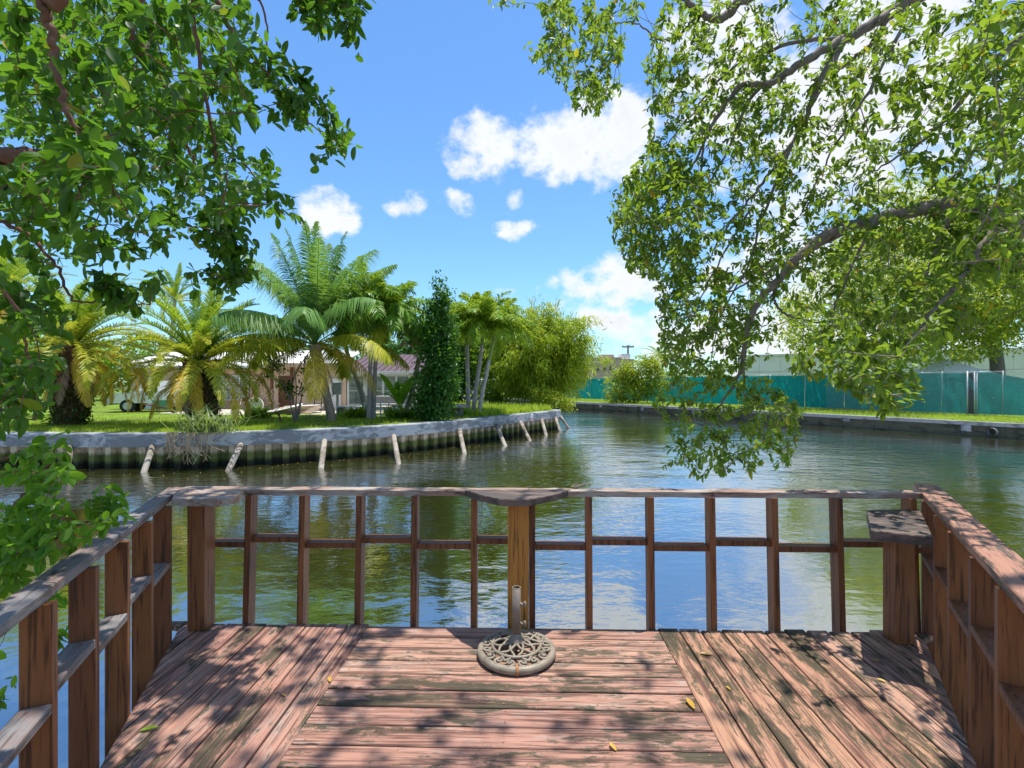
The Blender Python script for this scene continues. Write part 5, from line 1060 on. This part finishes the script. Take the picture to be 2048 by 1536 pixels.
m = MB(); m.add([(-.45, -.3, .75), (.55, -.3, .75), (.55, .3, .75), (-.45, .3, .75), (-.25, -.18, .4), (.35, -.18, .4), (.35, .18, .4), (-.25, .18, .4)], [(4, 5, 6, 7), (0, 1, 5, 4), (1, 2, 6, 5), (2, 3, 7, 6), (3, 0, 4, 7)]); m.build('tray', M['teal_p'], t, local=True); bars('handle', [[(-.9, -.22, .55), (.5, -.12, .22)], [(-.9, .22, .55), (.5, .12, .22)]], .02, M['brownwood'], t); bars('leg', [[(-.2, -.2, 0), (-.2, -.2, .4)], [(-.2, .2, 0), (-.2, .2, .4)]], .018, M['black_met'], t); m = MB(); m.tube([(.55, -.05, .2), (.55, .05, .2)], .2, 16); m.build('wheel', M['tyre'], t, False, True)
t = T('stone_table', 914, 832, 'round stone table on a thick base at the edge of the tall grass', 'table'); m = MB(); m.lathe([(0, 0), (.30, 0), (.34, .2), (.30, .42), (.62, .44), (.64, .52), (.6, .55), (0, .55)], n=20); m.build('stone', M['strut'], t, False, True); m = MB(); m.lathe([(.60, .551), (.60, .58), (0, .585)], n=20); m.build('top', M['cap_conc'], t, False, True)
t = T('planter_box', 800, 818, 'white peaked planter cover beside the outdoor sofa', 'planter'); boxo('box', -.3, .3, -.25, .25, 0, .75, M['roof_w'], t, .02, True); m = MB(); m.add([(-.36, -.3, .752), (.36, -.3, .752), (.36, .3, .752), (-.36, .3, .752), (0, 0, 1.0)], [(0, 1, 4), (1, 2, 4), (2, 3, 4), (3, 0, 4), (3, 2, 1, 0)]); m.build('lid', M['white'], t, local=True)
t = T('dead_stub', 563, 846, 'short dark branch stub sticking out of the grass', 'stub'); m = MB(); m.tube([(0, 0, -.05), (-.08, 0, .25), (-.2, 0, .42)], [.05, .04, .03], 6); m.build('wood', M['stub'], t, True, True); m = MB(); m.tube([(-.11, 0, .28), (-.02, 0, .42)], [.03, .015], 6); m.build('knot', M['stub'], t, True, True)
t = T('driftwood_coil', 532, 826, 'tangled heap of bare grey vines by the peach house', 'vines'); m = MB()
for i in range(14): a = RNG.uniform(0, 6.28); m.tube(smooth_path([(RNG.normal(0, .15), RNG.normal(0, .1), 0), (RNG.normal(0, .4), RNG.normal(0, .15), RNG.uniform(.4, .9)), (RNG.normal(0, .4), RNG.normal(0, .15), RNG.uniform(.5, 1.3)), (RNG.normal(0, .4), 0, RNG.uniform(0, .5))], 5), .02, 4, False)
o = m.build('stems', M['palm_trunk'], t, True, True); o['kind'] = 'stuff'

# ================================================================ RIGHT BANK
GR = CAPR-.03
def screen_mat():
    t = NT('privacy_screen'); v = t.coord('Position', (.5, .5, .9)); a = t.noise(v, 1, 4, .6); b = t.noise(t.coord('Position', (9, 9, 5)), 1, 3, .6)
    col = t.mix(a, (.007, .20, .195), (.014, .31, .30)); col = t.mix(t.math('MULTIPLY', t.step(b, .66, .72), .8), col, (.45, .60, .62))
    bs = t.bsdf(col, .8, 0, t.bump(a, .5, .15), .2); tr = t.n('ShaderNodeBsdfTranslucent'); t.l(col, tr.inputs['Color']); mx = t.n('ShaderNodeMixShader'); mx.inputs[0].default_value = .5; t.l(bs, mx.inputs[1]); t.l(tr.outputs[0], mx.inputs[2]); return t.done(mx.outputs[0])
M['screen'] = screen_mat(); M['galv'] = plain('galv', (.50, .53, .55), .45, .5, .15)
FL = np.linalg.norm(FB-FA); FH = 2.85; f0 = FA-FD*14; f1 = FB+FD*16; fn_ = np.array((-FD[1], FD[0])); fn_ = fn_ if fn_[1] < 0 else -fn_   # towards the canal
fe = thing('chain_link_fence', (FB[0], FB[1], GR), 'long chain link fence hung with teal privacy screen along the right bank', 'fence')
s = 0; tot = np.linalg.norm(f1-f0); n = int(tot/3.05)
def fpt(q, z, off=0.0): p = f0+FD*q+fn_*off; return (p[0], p[1], GR+z)
gapq = np.dot(np.array(gp(1880, 836, GR)[:2])-f0, FD)
for i in range(n+1):
    q = i*3.05; m = MB(); m.tube([fpt(q, -.1, -.06), fpt(q, FH+.05, -.06)], .032, 8); m.build('post', M['galv'], fe, True)
for i in range(n):
    q0, q1 = i*3.05, (i+1)*3.05; m = MB(); m.tube([fpt(q0, FH, -.06), fpt(q1, FH, -.06)], .022, 6); m.build('top_rail', M['galv'], fe, True)
    sag = .0
    g0, g1 = q0+.02, q1-.02; m = MB(); nx, nz = 24, 10; vs = []
    for a in range(nx+1):
        for c_ in range(nz+1):
            q = g0+(g1-g0)*a/nx; zt = FH-.06-.05*math.sin(math.pi*a/nx)*random.random()
            if q > gapq+.9: zt -= min(.75, (q-gapq-.9)*.24)
            z = .12+(zt-.12)*c_/nz; vs.append(fpt(q, z, .02+.035*math.sin(q*2.1+z*1.3)+.022*math.sin(q*5+z*3+math.sin(q*.7)*2)))
    fs = [(a*(nz+1)+c_, (a+1)*(nz+1)+c_, (a+1)*(nz+1)+c_+1, a*(nz+1)+c_+1) for a in range(nx) for c_ in range(nz)]
    m.add(vs, fs); m.build('screen_panel', M['screen'], fe, True)
# paired gate posts, and a near-black sheet whose colour stands in for the gap
for dq in (-.18, .18, .3): m = MB(); m.tube([fpt(gapq+dq, -.1, .07), fpt(gapq+dq, FH+.05, .07)], .045 if dq < .25 else .03, 8); m.build('gate_post', M['galv'], fe, True)
m = MB(); m.prism([fpt(gapq-.14, 0, .06)[:2], fpt(gapq+.14, 0, .06)[:2], fpt(gapq+.14, 0, .045)[:2], fpt(gapq-.14, 0, .045)[:2]], GR+.1, GR+FH-.1); m.build('dark_gap_sheet', M['dark'], fe)
# woven wire where the screen has slipped
m = MB(); pitch = .075; L0, L1 = gapq-9.0, min(tot, gapq+9.0)
k = L0
while k < L1:
    for sg in (-1, 1):
        a = k; b = k+sg*FH; z0, z1 = .05, FH
        if b < L0: z1 = .05+(FH-.05)*(a-L0)/(a-b); b = L0
        if b > L1: z1 = .05+(FH-.05)*(L1-a)/(b-a); b = L1
        m.tube([fpt(a, z0, .075), fpt(b, z1, .075)], .0042, 3, False)
    k += pitch*1.414
o = m.build('wire_mesh', M['galv'], fe); o['kind'] = 'stuff'
# grass strip
def lp3():
    q = RNG.uniform(0, np.linalg.norm(rb1-rb0)); w = RNG.uniform(.45, 6.5); p = rb0+RD*q+RN*w
    if np.dot(p-f0, fn_) < .08 or p[1] < 12: return None
    return p
lawn('grass', 22000, lp3, GR-.01, .22, M['grass'], 'sunlit grass strip between the teal fence and the low seawall')
# warehouse, apartment block, tent, pole
M['wh_wall'] = conc_mat('wh_wall', (.90, .88, .86), (.76, .74, .72), .56); wh = thing('warehouse', (44, 62, GR), 'long pale grey warehouse wall behind the teal fence', 'building')
WA, WB = np.array((30.0, 66.0)), np.array((64.0, 46.0)); WD = (WB-WA)/np.linalg.norm(WB-WA); WLn = np.linalg.norm(WB-WA); WNn = np.array((-WD[1], WD[0])); WNn = WNn if WNn[1] > 0 else -WNn
i = 0; q = 0
while q < WLn:
    a, b_ = WA+WD*(q+.01), WA+WD*(min(q+2.4, WLn)-.01); m = MB(); m.prism([a, b_, b_+WNn*.3, a+WNn*.3], GR-.2, GR+3.58); m.build('wall_panel', M['wh_wall'], wh); m = MB(); m.prism([a, b_, b_+WNn*.3, a+WNn*.3], GR+3.62, GR+5.6); m.build('wall_panel', M['wh_wall'], wh); q += 2.4
a, b_ = WA-WD*.2, WB+WD*.2; m = MB(); m.prism([a-WNn*.15, b_-WNn*.15, b_+WNn*18, a+WNn*18], GR+5.605, GR+5.85); m.build('roof', M['roof_w'], wh); m = MB(); m.prism([a+WNn*.31, b_+WNn*.31, b_+WNn*17, a+WNn*17], GR-.2, GR+5.6); m.build('core', M['cap_dark'], wh)
ap = thing('apartment_building', (15.5, 84, GR), 'far pink apartment block with a stepped flat roof beyond the teal fence', 'building'); M['pink'] = plain('pink', (.60, .42, .32), .9, 0, .06)
boxo('wall', 12.4, 20.5, 84, 92, GR-.3, 7.0, M['pink'], ap); boxo('parapet', 12.3, 18.4, 83.9, 92, 7.003, 7.3, M['pink'], ap); boxo('stair_tower', 15.2, 17.2, 84.2, 88, 7.303, 7.75, M['pink'], ap)
for x in (14.2, 15.3, 16.4):
    for z in (2.0, 5.0): w = boxo('window', x, x+.42, 83.93, 83.995, z, z+.75, M['car_glass'], ap, 0); boxo('sill', x-.05, x+.47, 83.88, 83.99, z-.08, z-.005, M['pink'], w, 0)
boxo('roof_unit', 18.5, 20.0, 84.5, 87, 7.003, 7.9, M['white'], ap); 
up = thing('utility_pole', (*px(1256, 700, 90)[:2], GR), 'dark wooden utility pole with a single crossarm above the bushes', 'utility pole'); zt = px(1256, 690, 90)[2]-GR
m = MB(); m.tube([(0, 0, -.2), (0, 0, zt)], [.24, .16], 8); m.build('pole', M['joist'], up, True, True); boxo('crossarm', -1.05, 1.05, -.1, .1, zt-.45, zt-.22, M['joist'], up, .02, True)
for x in (-.95, .35, .95): m = MB(); m.lathe([(0, 0), (.07, 0), (.05, .18), (.07, .2), (0, .28)], c=(x, 0, zt-.22), n=8); m.build('insulator', M['grey_met'], up, True, True)
tn = thing('tent_canopy', (*px(1893, 760, 42)[:2], GR), 'white peaked tent canopy behind the double fence post', 'tent'); M['canvas'] = plain('canvas', (.80, .79, .76), .8, 0, .04); z0 = px(0, 752, 42)[2]-GR; z1 = px(0, 720, 42)[2]-GR
m = MB(); m.add([(-2.4, -2.4, z0), (2.4, -2.4, z0), (2.4, 2.4, z0), (-2.4, 2.4, z0), (-.12, -.12, z1), (.12, -.12, z1), (.12, .12, z1), (-.12, .12, z1), (-2.4, -2.4, z0-.3), (2.4, -2.4, z0-.3), (2.4, 2.4, z0-.3), (-2.4, 2.4, z0-.3)], [(0, 1, 5, 4), (1, 2, 6, 5), (2, 3, 7, 6), (3, 0, 4, 7), (4, 5, 6, 7), (0, 8, 9, 1), (1, 9, 10, 2), (2, 10, 11, 3), (3, 11, 8, 0)]); m.build('canvas', M['canvas'], tn, local=True)
for x in (-2.35, 2.35):
    for y in (-2.35, 2.35): boxo('leg', x-.04, x+.04, y-.04, y+.04, 0, z0-.31, M['galv'], tn, 0, True)
# trees and bushes of the right bank
b = np.array((*px(1266, 800, 52.5)[:2], GR)); bush('shrub', b, 'big yellow green bush at the water edge before the teal fence', 'shrub', [(0, 0, 1.4, 2.4, 1.0, 1.4), (-1.7, 0, 1.5, 1.5, 1, 1.5), (1.6, 0, 2.2, 2.0, 1, 1.8), (.4, 0, 3.2, 2.0, 1, 1.5), (1.8, 0, 3.8, 1.2, .8, 1.2), (-1.0, 0, 2.9, 1.2, .8, 1.0)], 7500, .28, M['yellowgreen'], 7, r=.06, clump=.28)
b = np.array((*px(1390, 800, 56)[:2], GR)); bush('shrub', b, 'green bush behind the hanging twigs, beyond the teal fence', 'shrub', [(0, 0, 2.2, 2.2, 1, 2.0), (2.6, 0, 1.8, 1.8, 1, 1.6), (-2.0, 3, 2, 1.6, 1, 1.8)], 5000, .28, M['ltgreen'], 5, r=.06, clump=.3)
for i, (u, d, hh) in enumerate(((1325, 68, 5.2), (1300, 70, 4.4), (1170, 76, 4.4))): bq = np.array((*px(u, 800, d)[:2], GR)); tt = thing('palm_tree', bq, ('small palm with a yellow crown beyond the big bush', 'small palm beside the yellow crowned one', 'small palm before the pink apartment block')[i], 'palm', 'small far palms'); palm_trunk(tt, [bq, bq+(0, 0, hh)], .2, .15, M['palm_grey']); crown(tt, bq+np.array((0, 0, hh)), (PH[1], PH[2], PH[3]), (5, 6, 6))
b = np.array((*px(1996, 760, 43)[:2], GR)); t = thing('shade_tree', b, 'large yellow green tree with a thick forked trunk behind the fence', 'tree')
Q = lambda u, v, d=43: px(u, v, d)
palm_trunk(t, [b+(0, 0, -.1), Q(1995, 740), Q(1990, 690), Q(1986, 630), Q(1990, 560), Q(2000, 480)], .62, .34, M['bark'])
tips = []
for pts, r0 in (([Q(1985, 700), Q(1950, 672), Q(1900, 655), Q(1830, 640), Q(1740, 620)], .22), ([Q(1988, 640), Q(1950, 600), Q(1890, 560), Q(1800, 520), Q(1700, 500)], .22), ([Q(1990, 560), Q(1960, 500), Q(1900, 440), Q(1830, 420)], .18), ([Q(1990, 580), Q(2040, 520), Q(2120, 470), Q(2200, 460)], .22), ([Q(1995, 660), Q(2060, 600), Q(2160, 590)], .2), ([Q(1988, 650, 43), Q(1940, 640, 40), Q(1860, 600, 37), Q(1790, 590, 36)], .18)):
    P = smooth_path(pts, 6); m = MB(); m.tube(P, np.linspace(r0, .05, len(P)), 7); m.build('branch', M['bark'], t, True); tips += list(P[4:])
pts = []
for _ in range(900):
    e = tips[RNG.integers(len(tips))]; pts.append(e+RNG.normal(0, 1, 3)*np.array((2.4, 2.2, 1.5))+np.array((0, 0, .8)))
pts += scatter([([(1560, 600), (1700, 480), (1840, 400), (2060, 380), (2200, 420), (2200, 640), (2060, 660), (1900, 735), (1720, 735), (1570, 700)], 800, lambda x, y: 42+RNG.normal(0, 2.5))])
leafball('crown', pts, 60000, .32, M['yellowgreen'], t, (.55, .55, .30))
# ================================================================ SMALL THINGS: fallen leaves, floating leaves, twig
M['dry_leaf'] = leaf_mat('dry_leaf', [(0, (.50, .30, .05)), (.6, (.60, .42, .08)), (1, (.42, .26, .10))], .25, (.7, .5, .1)); M['green_leaf'] = leaf_mat('green_leaf', [(0, (.30, .40, .04)), (1, (.36, .46, .06))], .3, (.5, .7, .05))
FLT = leaf_template(.42, .16, -.05); me_d = np_mesh('fallen_leaf', *FLT, M['dry_leaf']); me_g = np_mesh('fallen_leaf', *FLT, M['green_leaf'])
for (u, v, a, s, g, lab) in ((278, 1462, -1.2, .075, 1, 'green fallen leaf on the left bay of deck boards'), (1424, 1309, 1.3, .07, 0, 'yellow fallen leaf on the dark right bay near its inner board'), (1389, 1418, .2, .075, 0, 'yellow fallen leaf at the end of a middle board'), (1233, 1502, .5, .05, 0, 'small yellow fallen leaf on a middle board'), (1761, 1321, 1.4, .04, 0, 'small yellow leaf in the shadow of the square shelf'), (1772, 1364, .9, .04, 0, 'small yellow leaf on a black mildewed board'), (1461, 1380, .3, .035, 0, 'tiny yellow leaf in the mildew of the right bay'), (660, 1364, .4, .05, 0, 'curled yellow leaf at the edge of the left bay'), (571, 1392, 1.1, .035, 0, 'tiny pale leaf on a left bay board'), (1797, 1040, 1.0, .03, 0, 'tiny yellow leaf on the square shelf')):
    zz = DECK+.006 if v > 1100 else CAMH-SHD+.004
    p = gp(u, v, zz); o = link('fallen_leaf', me_g if g else me_d); o.location = Vector(p); o.rotation_euler = (random.uniform(-.1, .1), random.uniform(-.1, .1), a); o.scale = (s, s, s); tag(o, lab, 'leaf', 'fallen leaves on the deck')
n = 220; pos = []
while len(pos) < n:
    i = RNG.integers(0, len(WI)); d = RNG.exponential(1.1)+.2; p = WI[i]+WIN[i]*d
    if d < 5 and p[1] < 31.5: pos.append((p[0], p[1], .012))
a = RNG.uniform(0, 6.28, n); V, Fc, k = stamp(LEAF4, np.array(pos), frames(np.c_[np.cos(a), np.sin(a), np.zeros(n)], np.tile((0, 0, 1.), (n, 1))), RNG.uniform(.03, .08, n)); o = link('floating_leaves', np_mesh('floating_leaves', V, Fc, M['dry_leaf'], np.repeat(RNG.uniform(0, 1, n), k))); tag(o, 'yellow leaf specks floating on the water along the curved seawall', 'leaves', kind='stuff')
p = px(1156, 975, 3.42); t = thing('dry_twig', (p[0], p[1], DECK+RH+.004), 'little dry twig lying on the rear handrail', 'twig')
for i in range(7): m = MB(); m.tube([(0, 0, .004), (RNG.normal(0, .02), RNG.normal(0, .012), .012), (RNG.normal(0, .045), RNG.normal(0, .02), RNG.uniform(.012, .035))], .0035, 4); m.build('stick', M['palm_trunk'], t, False, True)
